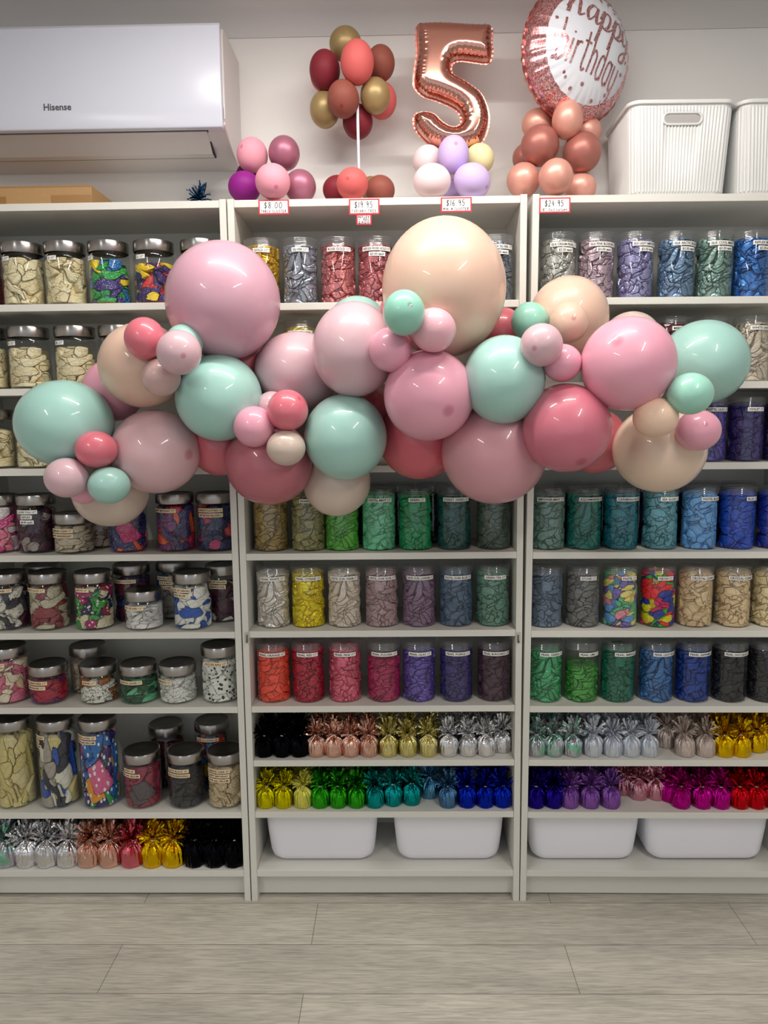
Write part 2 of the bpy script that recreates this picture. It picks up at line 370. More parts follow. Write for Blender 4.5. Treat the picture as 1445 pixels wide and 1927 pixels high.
# ------------------------------------------------------------------ folded balloon filling
import numpy as np
def crumple(seed, R, H, amp, size, nt_=230, nz=165, rings=5):
    """limp balloons pressed against a jar: overlapping flaps with straight folds, pinches and pleats"""
    rnd = random.Random(seed); g = np.random.default_rng(seed)
    A_, Z_ = np.meshgrid(np.arange(nt_)*2*pi/nt_, np.arange(nz+1)*H/nz)
    S_ = A_*R
    per = 2*pi*R; W1 = np.zeros_like(S_); W2 = np.zeros_like(S_)
    for k in range(5):
        a, b, c, d = g.integers(1, 7), g.uniform(20, 110), g.uniform(0, 6), g.uniform(0, 6)
        W1 += np.sin(A_*a+Z_*b+c)*.0022; W2 += np.sin(A_*a-Z_*b*1.1+d)*.0020
    hgt = np.full(S_.shape, -1.2); cid = np.full(S_.shape, .5)
    n = int(3.6*per*H/(size*size))
    for f in range(n):
        cs, cz, rot = g.uniform(0, per), g.uniform(-.01, H+.01), g.normal(0, .75)
        a, b = size*g.uniform(.5, 1.1), size*g.uniform(.28, .58)
        dx = (S_+W1-cs+per/2) % per-per/2; dz = Z_+W2-cz
        x = dx*cos(rot)+dz*sin(rot); y = -dx*sin(rot)+dz*cos(rot)
        q = (np.abs(x)/a)**1.7+(np.abs(y)/b)**1.7
        inside = q < 1
        c1, c2 = g.uniform(-.5, .5), g.uniform(.1, .9)       # a straight fold cuts the flap
        cutf = g.random() < .75
        if cutf: inside &= (y/b+c1*x/a) < c2
        if g.random() < .45: inside &= (x/a*g.choice([-1, 1])+g.uniform(-.5, .5)*y/b) < g.uniform(.1, .7)
        base = g.uniform(-.85, .25)+.6*f/n
        tx, ty = g.normal(0, .32), g.normal(0, .38)
        fan = np.arctan2(y, x+a*1.15)
        pl = g.uniform(.04, .17)*(1-2*np.abs(((fan*g.uniform(3, 8)+g.uniform(0, 1)) % 1)-.5))*np.clip(1.1-q*.4, 0, 1)
        h = base+tx*x/a+ty*y/b+.28*np.sqrt(np.clip(1-q, 0, 1))+pl-.9*np.clip((q-.72)/.28, 0, 1)**2-(.75*np.exp(-np.clip(c2-(y/b+c1*x/a), 0, 9)*7) if cutf else 0)
        m_ = inside & (h > hgt)
        hgt[m_] = h[m_]; cid[m_] = g.uniform(0, 1)
    ed = (cid != np.roll(cid, 1, 1)); ed[1:] |= cid[1:] != cid[:-1]
    hgt = np.where(ed, np.minimum(hgt, .25)-.75, hgt)
    hgt = np.clip(hgt, -1.6, None)
    rad_ = np.minimum(R, R-amp*.50+amp*.95*hgt)
    zz = Z_+hgt*amp*.15*(Z_/H)
    top = np.clip((Z_-H*.95)/(H*.05), 0, 1); rad_ = rad_*(1-.25*top**2.2)
    rad_[:2] *= .97
    vs = list(zip((rad_*np.cos(A_)).ravel().tolist(), (rad_*np.sin(A_)).ravel().tolist(), zz.ravel().tolist())); cellv = cid.ravel().tolist()
    def disp(i): return float(hgt[nz, i]), cellv[nz*nt_+i]
    fs = []; fa = []
    for j in range(nz):
        for i in range(nt_):
            k = (i+1) % nt_; fs.append((j*nt_+i, j*nt_+k, (j+1)*nt_+k, (j+1)*nt_+i)); fa.append(cellv[j*nt_+i])
    # crumpled top
    prev = [nz*nt_+i for i in range(nt_)]
    for rr in (.7, .4, .15):
        cur = []
        for i in range(nt_):
            a = 2*pi*i/nt_; h, cvv = disp((i*3+int(rr*50)) % nt_)
            cur.append(len(vs)); vs.append((R*rr*.6*cos(a), R*rr*.6*sin(a), H+amp*.5*h+.001)); cellv.append(cvv)
        for i in range(nt_):
            k = (i+1) % nt_; fs.append((prev[i], prev[k], cur[k], cur[i])); fa.append(cellv[cur[i]])
        prev = cur
    fs.append(tuple(prev)); fa.append(.5)
    fs.append(tuple(range(nt_-1, -1, -1))); fa.append(.5)
    mb = MB(); mb.add(vs, fs); mb.attr = fa
    for _ in range(rings):     # rolled necks of balloons pressed against the wall of the jar
        a = rnd.uniform(-pi*.95, -.05*pi); z = rnd.uniform(.12, .85)*H; n0 = Vector((cos(a), sin(a), rnd.uniform(-.2, .2))).normalized()
        t1 = n0.orthogonal().normalized(); t2 = n0.cross(t1); cpt = Vector((cos(a)*(R-.0035), sin(a)*(R-.0035), z)); rv = rnd.uniform(.0042, .0062); ec = rnd.uniform(.6, 1)
        loops = []
        for i in range(12):
            b = 2*pi*i/12; dr = t1*cos(b)+t2*sin(b)*ec
            loops.append([cpt+dr*(rv+.0011*cos(2*pi*k/5))+n0*.0011*sin(2*pi*k/5) for k in range(5)])
        loops.append(loops[0]); mb.loft(loops, False, False); na = rnd.random()
        mb.attr[-60:] = [na]*60
    me = mb.mesh('folded_balloons', [None], True, 62)
    if len(me.polygons) == len(mb.attr):
        at = me.attributes.new('fold', 'FLOAT', 'FACE'); at.data.foreach_set('value', mb.attr)
    return me
RP, RG = .049, .0555
FILLP = [crumple(s, RP-.0014, .160, .0068, .034) for s in (1, 2, 3, 4, 5, 6)]
FILLG = [crumple(s, RG-.003, .12, .0125, .046, rings=3) for s in (11, 12, 13, 14)]

# ------------------------------------------------------------------ jars
def lid_plastic():
    r = RP+.0012; p = [(0, .180), (r-.004, .180), (r-.0015, .1785)]
    z = .178
    for k in range(4): p += [(r, z-.0012), (r, z-.0032), (r-.0016, z-.0042), (r-.0016, z-.0050)]; z -= .0052
    p += [(r-.001, .1555)]
    return MB().lathe(p, 44).mesh('lid', [PLID], True, 50)
PLIDM = lid_plastic()
PBODY = MB().lathe([(0, .001), (RP-.004, 0), (RP-.0006, .0022), (RP, .006), (RP, .150), (RP-.001, .155), (RP-.003, .158), (RP-.003, .172)], 44).mesh('jar_body', [PLASTIC], True, 50)
GB = {}
def glass_meshes(h):
    if h in GB: return GB[h]
    R = RG; hb = h-.030
    b = MB().lathe([(0, .006), (R-.012, .005), (R-.005, .001), (R-.0015, .004), (R, .010), (R, hb-.016), (R-.0012, hb-.008), (R-.005, hb-.002), (R-.0065, hb+.002), (R-.0065, hb+.010)], 44).mesh('jar_body', [GLASS], True, 50)
    r2 = R-.0005
    l = MB(); l.lathe([(r2-.002, hb+.001), (r2, hb+.003), (r2, h-.0025), (r2-.0012, h-.0006), (r2-.004, h)], 44)
    l.lathe([(r2-.004, h), (r2-.006, h-.0012), (.02, h-.0012), (0, h-.0012)], 44, 1)
    l = l.mesh('lid', [STEEL, STEELSHADE], True, 45)
    GB[h] = (b, l); return GB[h]
def curved_label(lines, R, z0, th0, root, paper=PAPER, dz=.0145):
    for k, s in enumerate(lines):
        if not s: continue
        tv, tf, wd = text_geo(s, .0088 if R < .05 else .0080); mxw = .078 if R < .05 else .068
        sq = min(1, mxw/wd); wd *= sq; hw = wd/2+.0038; hh = .0056; zc = z0-k*dz
        mb = MB(); n = 14
        loops = []
        for rr, ss in ((R+.0003, 1), (R+.0008, 1)):
            loops.append([((rr)*sin(th0+a), -(rr)*cos(th0+a), zc+b) for b in (-hh, hh) for a in [(-hw+2*hw*i/n)/R for i in range(n+1)]])
        for li, l in enumerate(loops):
            fs = [(i, i+1, n+2+i, n+1+i) for i in range(n)]
            mb.add(l, fs if li else [tuple(reversed(f)) for f in fs])
        Rt = R+.0011
        mb.add([(Rt*sin(th0+x*sq/R), -Rt*cos(th0+x*sq/R), zc+y) for x, y in tv], tf, 1)
        mb.build('label', [paper, INK], root, smooth=False)
jar_n = {}
def jar(case, key, px, kind, lines, lpx, fill, Y=.076, short=None, desc=None, py=None, fz=1.0, paper=None, row='', lz=None, turn=None):
    """px: jar centre x in the photograph; fill: (colours, pearl, spots)"""
    zb = CASES[case]['z'][key]
    ymid = py or (963-(zb+.08-1.1)*640)
    X = P(px, ymid, Y).x; z = base(case, key, X); rnd = random.Random(int(px*7+zb*1000))
    plast = kind == 'P'; R = RP if plast else RG
    L0 = ' '.join(l for l in lines if l)
    nm = 'plastic_jar' if plast else 'glass_jar'
    jl = ('clear plastic jar ' if plast else 'glass jar with steel lid ')+desc[0]
    t = thing(nm, (X, Y, z), jl, 'jar', ('clear screw-top jars on the ' if plast else 'steel-lidded jars on the ')+case+' bookcase', rot=(0, CASES[case]['tilt'], 0))
    if plast: h = .18; bm, lm = PBODY, PLIDM
    else:
        h = kind; bm, lm = glass_meshes(h)
    link('jar_body', bm, t); link('lid', lm, t)
    th = math.asin(max(-.9, min(.9, (lpx-px)/650/R))) if lpx is not None else 0
    if lines: curved_label(lines, R, lz or (.1455 if plast else h-.030-.017), th, t, paper or (PAPER if plast or key in ('s1', 's2') else WARMLITP))
    if fill:
        cols, pearl, spots = fill
        if plast: me = FILLP[rnd.randrange(6)]; sz = fz; s = 1
        else: me = FILLG[rnd.randrange(4)]; sz = fz*(h-.040)/.12; s = 1
        f = link('folded_balloons', me, None, (X, Y, z+(.003 if plast else .0065)), crumple_mat(cols, pearl, spots))
        f.scale = (s, s, sz); a = rnd.uniform(0, 6.28) if turn is None else turn
        f.rotation_euler = (0, CASES[case]['tilt'], 0)
        f.rotation_mode = 'XYZ'
        tag(f, desc[1], 'balloons', 'deflated balloons kept in jars', 'stuff')
    return t
def plain(c, pearl=False): return ([c], pearl, None)

SEVEN = (513.5, 579.5, 647.5, 718, 788, 858, 927)
# centre bookcase, first shelf under the top
for px, ls, c, nm in [
    (493.5, ['GOLD 11"'], (205, 165, 45), 'gold'), (565, ['SILVER 11"'], (160, 166, 178), 'silver'),
    (636.5, ['ROSE GOLD 11"'], (205, 125, 125), 'rose gold'), (706.5, ['REFLEX ROSE GOLD 11"', '$3.50 each'], (200, 120, 125), 'reflex rose gold'),
    (777, ['REFLEX GOLD 11"'], (120, 125, 135), None), (932, ['REFLEX SILVER 11"', '$3.50 each'], (130, 137, 148), 'reflex silver')]:
    d = (f'labelled {nm}, full of metallic balloons, top row of middle bookcase' if nm else 'half hidden left of the big peach balloon, top row',
         f'crumpled metallic {nm} balloons in the top row jar' if nm else 'crumpled grey metallic balloons half hidden behind the big peach balloon')
    jar('centre', 's1', px, 'P', ls if nm else [], px+4 if px < 900 else 938, plain(c, True), desc=d)
jar('centre', 's2', 567, 'P', ['PASTEL YELLOW 11"'], 572, plain((240, 225, 110)), desc=('labelled pastel yellow, mostly hidden behind the garland', 'crumpled pastel yellow balloons mostly hidden behind the garland'))
jar('centre', 's2', 950, 'P', [], None, plain((120, 20, 30)), desc=('of dark red balloons, peeking out right of big peach balloon', 'dark red balloons in a jar right of the big peach balloon'))
# centre s4
for px, ls, c, nm in [(508, [], (165, 140, 80), 'olive brown'), (579, ['KHAKI 11"'], (160, 155, 100), 'khaki'), (643, [], (95, 190, 60), 'lime green'),
    (712.5, ['PASTEL MINT 11"'], (120, 215, 165), 'pastel mint'), (781, ['GREEN 11"'], (30, 165, 100), 'green'),
    (854, ['FOREST GREEN 11"'], (15, 85, 80), 'forest green'), (929, [], (75, 95, 80), 'grey green')]:
    jar('centre', 's4', px, 'P', ls, px+3, plain(c), desc=(f'of {nm} balloons on the shelf below the garland', f'crumpled {nm} balloons on the shelf just below the garland'))
for px, c, nm in [(690, (60, 90, 70), 'mint'), (748, (30, 60, 50), 'green'), (812, (20, 50, 50), 'forest green')]:
    jar('centre', 's4', px+2, 'P', [], None, plain(c), Y=.20, desc=(f'in the back row behind the {nm} jar', f'dark green balloons in the back row behind the {nm} jar'))
for px, ls, c, pe, nm in [(513.5, ['PEARL WHITE 11"'], (236, 230, 220), True, 'pearl white'), (579.5, ['PEARL CITRINE 11"'], (248, 225, 15), True, 'pearl citrine yellow'),
    (647.5, ['PASTEL DUSK CREAM 11"'], (222, 208, 190), 0, 'dusk cream'), (718, ['PASTEL DUSK ROSE 11"'], (180, 150, 152), 0, 'dusk rose'),
    (788, ['PASTEL DUSK LAVENDER 11"'], (138, 110, 135), 0, 'dusk lavender'), (858, ['PASTEL DUSK BLUE 11"'], (82, 106, 130), 0, 'dusk blue'),
    (927, ['GREEN TEA 11"'], (98, 142, 122), 0, 'green tea')]:
    jar('centre', 's5', px, 'P', ls, px+(2 if px > 600 else 4), plain(c, bool(pe)), Y=.078, desc=(f'labelled {nm}, middle bookcase', f'crumpled {nm} balloons filling a jar of the middle bookcase'))
for px, ls, c, pe, fz, nm in [(514, ['PEARL ORANGE 11"'], (240, 80, 55), 0, .93, 'pearl orange'), (579.5, ['PEARL RED 11"'], (190, 40, 70), True, 1, 'pearl red'),
    (649, ['PEARL PINK 11"'], (235, 115, 140), True, 1, 'pearl pink'), (722, ['PEARL FUCHSIA 11"'], (175, 35, 90), 0, .78, 'pearl fuchsia'),
    (788, ['PEARL LILAC 11"'], (115, 95, 185), True, .92, 'pearl lilac'), (858, ['PEARL PURPLE 11"'], (55, 45, 110), 0, .93, 'pearl purple'),
    (929, ['PEARL BURGUNDY 11"'], (70, 40, 60), 0, .96, 'pearl burgundy')]:
    jar('centre', 's6', px, 'P', ls, px+2, plain(c, bool(pe)), fz=fz, Y=.072, desc=(f'labelled {nm}, row above the foil weights', f'crumpled {nm} balloons in the row above the foil weights'))
# right bookcase
for px, ls, lx, c, nm in [(1049, ['SILK CREAM PEARL 11"', '$3.50 each'], 1056, (196, 196, 190), 'silk cream pearl'), (1120, ['SILK PINK BLOSSOM 11"', '$3.50 each'], 1128, (190, 168, 178), 'silk pink blossom'),
    (1194, ['SILK LIGHT AMETHYST 11"', '$3.50 each'], 1207, (158, 155, 195), 'silk light amethyst'), (1271, ['SILK ARCTIC BLUE 11"', '$3.50 each'], 1282, (122, 150, 180), 'silk arctic blue'),
    (1342, ['SILK COOL MINT 11"', '$3.50 each'], 1350, (136, 166, 156), 'silk cool mint'), (1412, ['REFLEX BLUE 11"', '$3.50 each'], 1424, (62, 118, 188), 'reflex blue')]:
    jar('right', 's1', px, 'P', ls, lx, plain(c, True), desc=(f'labelled {nm}, top row on the right', f'crumpled shiny {nm} balloons in the top row on the right'))
jar('right', 's2', 1190, 'P', [], None, plain((120, 40, 45)), Y=.09, desc=('hidden behind the right pink balloon', 'dark balloons in a jar behind the right pink balloon'))
jar('right', 's2', 1261, 'P', ['MERLOT 11"'], 1270, plain((90, 25, 40)), desc=('labelled merlot, above the right pink balloon', 'crumpled merlot balloons above the right pink balloon'))
jar('right', 's2', 1335, 'P', [], None, plain((90, 80, 75)), desc=('with only its lid showing above the right mint balloon', 'grey balloons in a jar behind the right mint balloon'))
jar('right', 's2', 1411, 'P', ['WHITE SAND 11"'], 1421, plain((205, 192, 172)), desc=('labelled white sand at the right edge', 'crumpled white sand balloons at the right edge'))
jar('right', 's3', 1332, 'P', ['PASTEL LILAC 11"'], 1338, plain((85, 70, 160)), desc=('of lilac balloons, half behind a pink balloon', 'crumpled lilac balloons behind a small pink balloon'))
jar('right', 's3', 1402, 'P', ['VIOLET 11"'], 1408, plain((52, 38, 110)), desc=('labelled violet, near the right edge', 'crumpled violet balloons near the right edge'))
jar('right', 's3', 1472, 'P', [], None, plain((40, 25, 80)), desc=('cut by the right edge beside the violet jar', 'dark purple balloons cut by the right edge beside violet'))
for px, ls, lx, c, nm in [(1031, ['EMPOWER-MINT 11"'], 1031, (120, 158, 145), 'grey mint'), (1099, ['AQUAMARINE 11"'], 1107, (15, 130, 115), 'aquamarine'),
    (1168, ['CARIBBEAN BLUE 11"'], 1179, (15, 130, 145), 'caribbean blue'), (1242, ['SEA GLASS 11"'], 1252, (90, 155, 168), 'sea glass'),
    (1316, ['PASTEL BLUE 11"'], 1330, (105, 165, 220), 'pastel blue'), (1387, ['BLUE 11"'], 1402, (20, 75, 190), 'blue'), (1459, ['BLUE 11"'], 1475, (30, 55, 165), 'deep blue')]:
    jar('right', 's4', px, 'P', ls, lx, plain(c), desc=(f'of {nm} balloons, shelf under the garland right', f'crumpled {nm} balloons, shelf under the garland right'))
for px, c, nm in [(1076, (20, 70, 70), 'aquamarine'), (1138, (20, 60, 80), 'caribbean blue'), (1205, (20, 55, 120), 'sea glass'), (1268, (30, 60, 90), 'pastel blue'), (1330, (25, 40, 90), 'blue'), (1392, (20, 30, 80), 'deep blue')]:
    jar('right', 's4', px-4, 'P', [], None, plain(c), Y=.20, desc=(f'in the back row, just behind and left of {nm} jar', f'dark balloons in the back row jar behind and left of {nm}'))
NEON = ([(20, 50, 160), (20, 50, 160), (30, 180, 50), (235, 225, 30), (240, 30, 40), (240, 30, 40), (215, 20, 100)], False, None)
PAST = ([(240, 225, 130), (105, 190, 140), (235, 150, 165), (125, 105, 180), (110, 165, 220), (125, 105, 180), (240, 225, 130), (105, 190, 140)], False, None)
for px, ls, lx, f, nm in [(1027, [], None, plain((102, 122, 142)), 'slate blue'), (1096, ['STONE 11"'], 1100, plain((115, 115, 112)), 'stone grey'),
    (1167, ['PASTEL 11"'], 1176, PAST, 'mixed pastel'), (1238, ['NEON 11"'], 1242, NEON, 'mixed neon'),
    (1308, ['CRYSTAL CLEAR 11"'], 1316, ([(222, 196, 150), (228, 205, 160), (222, 190, 150)], False, None), 'clear cream'), (1379, ['CRYSTAL CLEAR 11"'], 1386, plain((224, 198, 155)), 'tan crystal clear'), (1448, ['CLEAR 11"'], 1455, plain((228, 208, 160)), 'pale yellow')]:
    jar('right', 's5', px, 'P', ls, lx, f, Y=.078, desc=(f'of {nm} balloons, right bookcase', f'crumpled {nm} balloons on the right bookcase'))
for px, ls, lx, c, pe, fz, nm in [(1026, ['PEARL GREEN 11"'], 1034, (85, 185, 130), True, .95, 'pearl green'), (1094, ['PEARL LIME 11"'], 1103, (85, 175, 80), True, .68, 'pearl lime'),
    (1162, ['PEARL EMERALD 11"'], 1175, (15, 110, 85), 0, 1, 'pearl emerald'), (1234, ['PEARL LIGHT BLUE 11"'], 1246, (70, 125, 185), True, .95, 'pearl light blue'),
    (1303, ['PEARL SAPPHIRE 11"'], 1312, (30, 70, 160), True, .97, 'pearl sapphire'), (1372, ['PEARL ONYX BLACK 11"'], 1378, (26, 27, 34), 0, .97, 'pearl onyx black'), (1440, ['ONYX BLACK 11"'], 1455, (32, 30, 36), 0, .95, 'onyx black')]:
    jar('right', 's6', px, 'P', ls, lx, plain(c, bool(pe)), fz=fz, Y=.072, desc=(f'labelled {nm}, lowest jar row on the right', f'crumpled {nm} balloons, lowest jar row on the right'))

# left bookcase: glass jars with steel lids
CRM = (232, 215, 170); MED, SHO, TAL = .168, .115, .272
W_ = (245, 243, 238)
CREAMF = ([(236, 222, 182), (230, 212, 168)], False, (W_, 260, .22))
MIX4 = ([(40, 160, 70), (30, 110, 180), (30, 110, 180), (240, 205, 40), (60, 40, 120), (40, 160, 70)], False, (W_, 230, .2))
MIX5 = ([(60, 40, 110), (240, 205, 40), (215, 50, 50), (60, 40, 110), (240, 205, 40)], False, (W_, 230, .15))
for px, s, lx, f, fz, nm in [(43, '1 - 11"', 27, CREAMF, .93, 'cream age 1'), (123, '2 - 11"', 113, CREAMF, .93, 'cream age 2'), (205, '4 - 11"', 181, MIX4, .88, 'colourful age 4'), (290, '5 - 11"', 276, MIX5, .8, 'colourful age 5'), (378, '', 378, CREAMF, .8, None)]:
    jar('left', 's1', px, MED+.004, [s] if s else [], lx, f, fz=fz, Y=.068, desc=(f'holding {nm} balloons, top shelf' if nm else 'mostly hidden behind the big mauve balloon', f'{nm} balloons in a top shelf jar' if nm else 'cream balloons in jar behind the big mauve balloon'))
jar('left', 's1', -38, MED, [], None, plain((140, 40, 60)), Y=.068, desc=('cut by the left edge, top shelf', 'reddish balloons at the left edge of the top shelf'))
for px, s, lx, nm in [(-27, '', None, 'left edge, second'), (54, '21 - 11"', 36, 'age 21'), (141, '30 - 11"', 125, 'age 30'), (224, '', 215, 'beside the age 30')]:
    jar('left', 's2', px, MED+.004, [s] if s else [], lx, CREAMF, fz=.82, Y=.068, desc=(f'of cream balloons, {nm} jar second shelf', f'folded cream printed balloons, {nm} jar second shelf'))
for px, nm in [(-14, 'left edge'), (66, 'left mint balloon')]:
    jar('left', 's3', px, MED, [], None, CREAMF, fz=.8, Y=.068, desc=(f'on third shelf by the {nm}', f'cream balloons on third shelf by the {nm}'))
NVM = ([(35, 40, 105), (35, 40, 105), (200, 30, 110), (235, 85, 60), (35, 40, 105)], False, (W_, 220, .17))
jar('left', 's4', -4, MED, [], None, ([(215, 45, 130), (225, 210, 215), (235, 120, 150)], False, (W_, 250, .25)), Y=.075, desc=('of magenta and white balloons, left edge', 'magenta and white printed balloons at the left edge'))
jar('left', 's4', 67, MED, ['I LOVE YOU 11"', 'REFLEX', '$4.00 each'], 64, ([(75, 30, 60), (75, 30, 60), (165, 150, 145)], True, None), Y=.075, fz=.95, desc=('labelled i love you', 'maroon and grey metallic balloons in the i love you jar'), paper=PAPER)
jar('left', 's4', 186, SHO+.03, ['PEAR GOLD'], 186, plain((185, 160, 145)), Y=.15, desc=('standing behind happy anniversary jar', 'pale tan balloons in the jar behind happy anniversary'))
jar('left', 's4', 135, SHO, ['DIAMOND CLEAR 11"', 'HAPPY ANNIVERSARY'], 124, plain((205, 188, 165)), Y=.058, desc=('labelled happy anniversary, short', 'pale clear balloons in the short happy anniversary jar'))
jar('left', 's4', 238, MED, [], None, NVM, Y=.07, desc=('of navy and magenta balloons under bottom beige balloon', 'navy and magenta balloons under the bottom beige balloon'))
jar('left', 's4', 329, MED, ['HAPPY BIRTHDAY 11"'], 316, ([(120, 30, 110), (60, 60, 120), (235, 90, 50), (70, 60, 110), (200, 40, 80)], False, (W_, 220, .15)), Y=.075, desc=('labelled happy birthday', 'purple, orange and navy balloons in happy birthday jar'))
jar('left', 's4', 404, MED, ['PRESENTS & STARS 11"', 'HAPPY BIRTHDAY BALLOONS 11"'], 402, ([(35, 45, 95), (235, 85, 80), (35, 45, 95), (190, 40, 110)], False, (W_, 200, .14)), Y=.078, desc=('labelled presents and stars', 'navy and coral balloons in presents and stars jar'))
# s5
for px, Y, h, ls, lx, f, fz, nm, cn in [
    (80, .19, MED, [], None, plain((170, 140, 120)), .9, 'in back row behind confetti dots', 'tan balloons in jar behind confetti dots'),
    (248, .165, MED+.004, ['CONGRATULATIONS 11"'], 243, ([(60, 45, 90), (40, 70, 130), (110, 40, 60)], False, None), .95, 'labelled congratulations', 'dark mixed balloons in the congratulations jar'),
    (328, .19, MED+.008, ['PRINTED LATEX', "IT'S A BOY", "IT'S A GIRL"], 320, ([(185, 175, 165), (40, 80, 150), (185, 175, 165)], False, None), .95, "labelled it's a boy", "white and blue balloons in the it's a boy jar"),
    (421, .15, MED+.004, ['STATE OF ORIGIN', 'QLD MAROONS'], 411, ([(70, 18, 45), (70, 18, 45), (70, 18, 45), (225, 215, 210)], False, None), .8, 'labelled QLD maroons', 'maroon and white balloons in the QLD maroons jar'),
    (14, .07, MED, ['DAMASK 11"'], 20, ([(225, 218, 205), (30, 30, 50), (225, 218, 205), (70, 25, 50)], False, ((30, 28, 45), 190, .27)), .95, 'labelled damask', 'black and cream patterned balloons in the damask jar'),
    (90, .07, MED, ['CONFETTI DOTS 11"'], 75, ([(205, 195, 170), (190, 180, 155), (150, 60, 70)], False, ((95, 80, 70), 330, .2)), .95, 'labelled confetti dots', 'cream balloons with brown dots in confetti dots jar'),
    (174.5, .07, MED, ['SPOTS 11"'], 166, ([(50, 165, 65), (160, 30, 60), (45, 30, 85), (225, 215, 180), (170, 25, 100)], False, (W_, 82, .27)), .95, 'labelled spots', 'green, red and navy balloons with white spots'),
    (268, .065, SHO, ['HE? OR SHE? 11"'], 258, ([(238, 234, 232)], False, ((120, 95, 150), 260, .14)), .9, 'labelled he or she', 'white balloons with purple print in the short jar'),
    (360.5, .065, MED-.002, ['STATE OF ORIGIN', 'NSW BLUES'], 345, ([(240, 238, 232), (30, 85, 180), (240, 238, 232), (30, 85, 180), (240, 238, 232)], False, None), .95, 'labelled NSW blues', 'white and blue balloons in the NSW blues jar')]:
    jar('left', 's5', px, h, ls, lx, f, fz=fz, Y=Y, desc=(nm, cn))
for px, Y, h, ls, lx, f, fz, nm, cn in [
    (166, .155, SHO+.03, [], 145, plain((190, 170, 150)), .85, 'standing behind the safari jar', 'tan balloons in the jar behind safari'),
    (14, .075, MED, ['DESIGNS 11"'], 8, ([(238, 222, 195), (240, 210, 170), (225, 120, 150), (238, 222, 195)], False, None), .95, 'of cream and pink balloons, cut by left edge', 'cream and pink balloons in the jar cut by left edge'),
    (88.5, .07, SHO, ['SEA CREATURES 11"', 'DINOSAURS 11"'], 77, ([(185, 20, 55), (175, 20, 60), (110, 40, 100)], False, None), .85, 'labelled sea creatures and dinosaurs', 'dark red balloons in the sea creatures jar'),
    (183.5, .07, SHO, ['SAFARI 11"'], 177, ([(240, 238, 230), (165, 95, 40), (240, 238, 230)], False, ((30, 25, 25), 150, .3)), .95, 'labelled safari', 'zebra striped and brown balloons in the safari jar'),
    (259, .07, SHO, ['TROPICAL LEAVES 11"'], 252, ([(20, 95, 60), (110, 195, 150), (15, 75, 50)], False, None), .9, 'labelled tropical leaves', 'green leaf print balloons in the tropical leaves jar'),
    (332.5, .07, SHO, ['PAWPRINTS 11"'], 312, ([(240, 238, 232)], False, ((30, 30, 35), 170, .27)), .95, 'labelled pawprints', 'white balloons with small black paw prints'),
    (413, .075, MED, ['SOCCER BALL 11"'], 412, ([(240, 238, 232)], False, ((25, 25, 30), 72, .3)), .95, 'labelled soccer ball', 'white balloons with black soccer patches')]:
    jar('left', 's6', px, h, ls, lx, f, fz=fz, Y=Y, desc=(nm, cn))
for px, Y, h, ls, lx, f, fz, nm, cn in [
    (316, .19, .2, [], 316, plain((70, 20, 35)), .85, 'at back between latex and gender reveal jars', 'dark red balloons at back between two jars'),
    (402, .18, .215, ['LINK O LOONS 16"'], 399, ([(20, 120, 190), (20, 120, 190), (225, 60, 40), (240, 190, 30), (25, 35, 90)], False, None), .9, 'at the back right, tall, with bright blue and red', 'bright blue and red balloons in the back right jar'),
    (29, .07, TAL, ['LATEX 3FT', 'HELIUM'], -14, ([(222, 205, 140), (215, 198, 130), (225, 210, 155)], False, None), .95, 'tall, full of pale yellow balloons', 'large pale yellow balloons in the tall left jar'),
    (110, .07, TAL, ['STANDARD LATEX', '16 INCH', 'with HELIUM'], 82, ([(175, 165, 155), (40, 42, 60), (25, 85, 180), (235, 230, 215), (215, 200, 140)], False, None), .95, 'tall, with grey, blue and white balloons', 'large grey, blue and white balloons in tall jar'),
    (188, .07, TAL, ['PRINTED LATEX 16"', '$9.00 with HELIUM'], 174, ([(60, 35, 110), (30, 110, 190), (235, 150, 40), (225, 100, 150), (40, 150, 80), (35, 35, 110)], False, (W_, 76, .28)), .95, 'tall, with colourful spotted balloons', 'large colourful spotted balloons in the tall jar'),
    (267.5, .07, MED, ['LATEX 16"', '$8.00 with HELIUM'], 252, ([(155, 50, 75), (90, 80, 85), (150, 50, 70)], False, None), .95, 'labelled latex sixteen inch, with red balloons', 'wine red and grey folded balloons'),
    (350, .07, MED, ['ONYX BLACK 16"', 'GREAT FOR GENDER REVEALS!'], 342, ([(45, 42, 48)], False, None), .75, 'labelled for gender reveals', 'black balloons in the gender reveals jar'),
    (424, .068, MED, ['DIAMOND CLEAR 16"', 'HAPPY BIRTHDAY', '$9.00 with HELIUM'], 416, ([(205, 180, 140)], False, (W_, 180, .22)), .95, 'labelled happy birthday sixteen inch', 'clear tan balloons with white birthday print')]:
    jar('left', 's8', px, h, ls, lx, f, fz=fz, Y=Y, desc=(nm, cn))

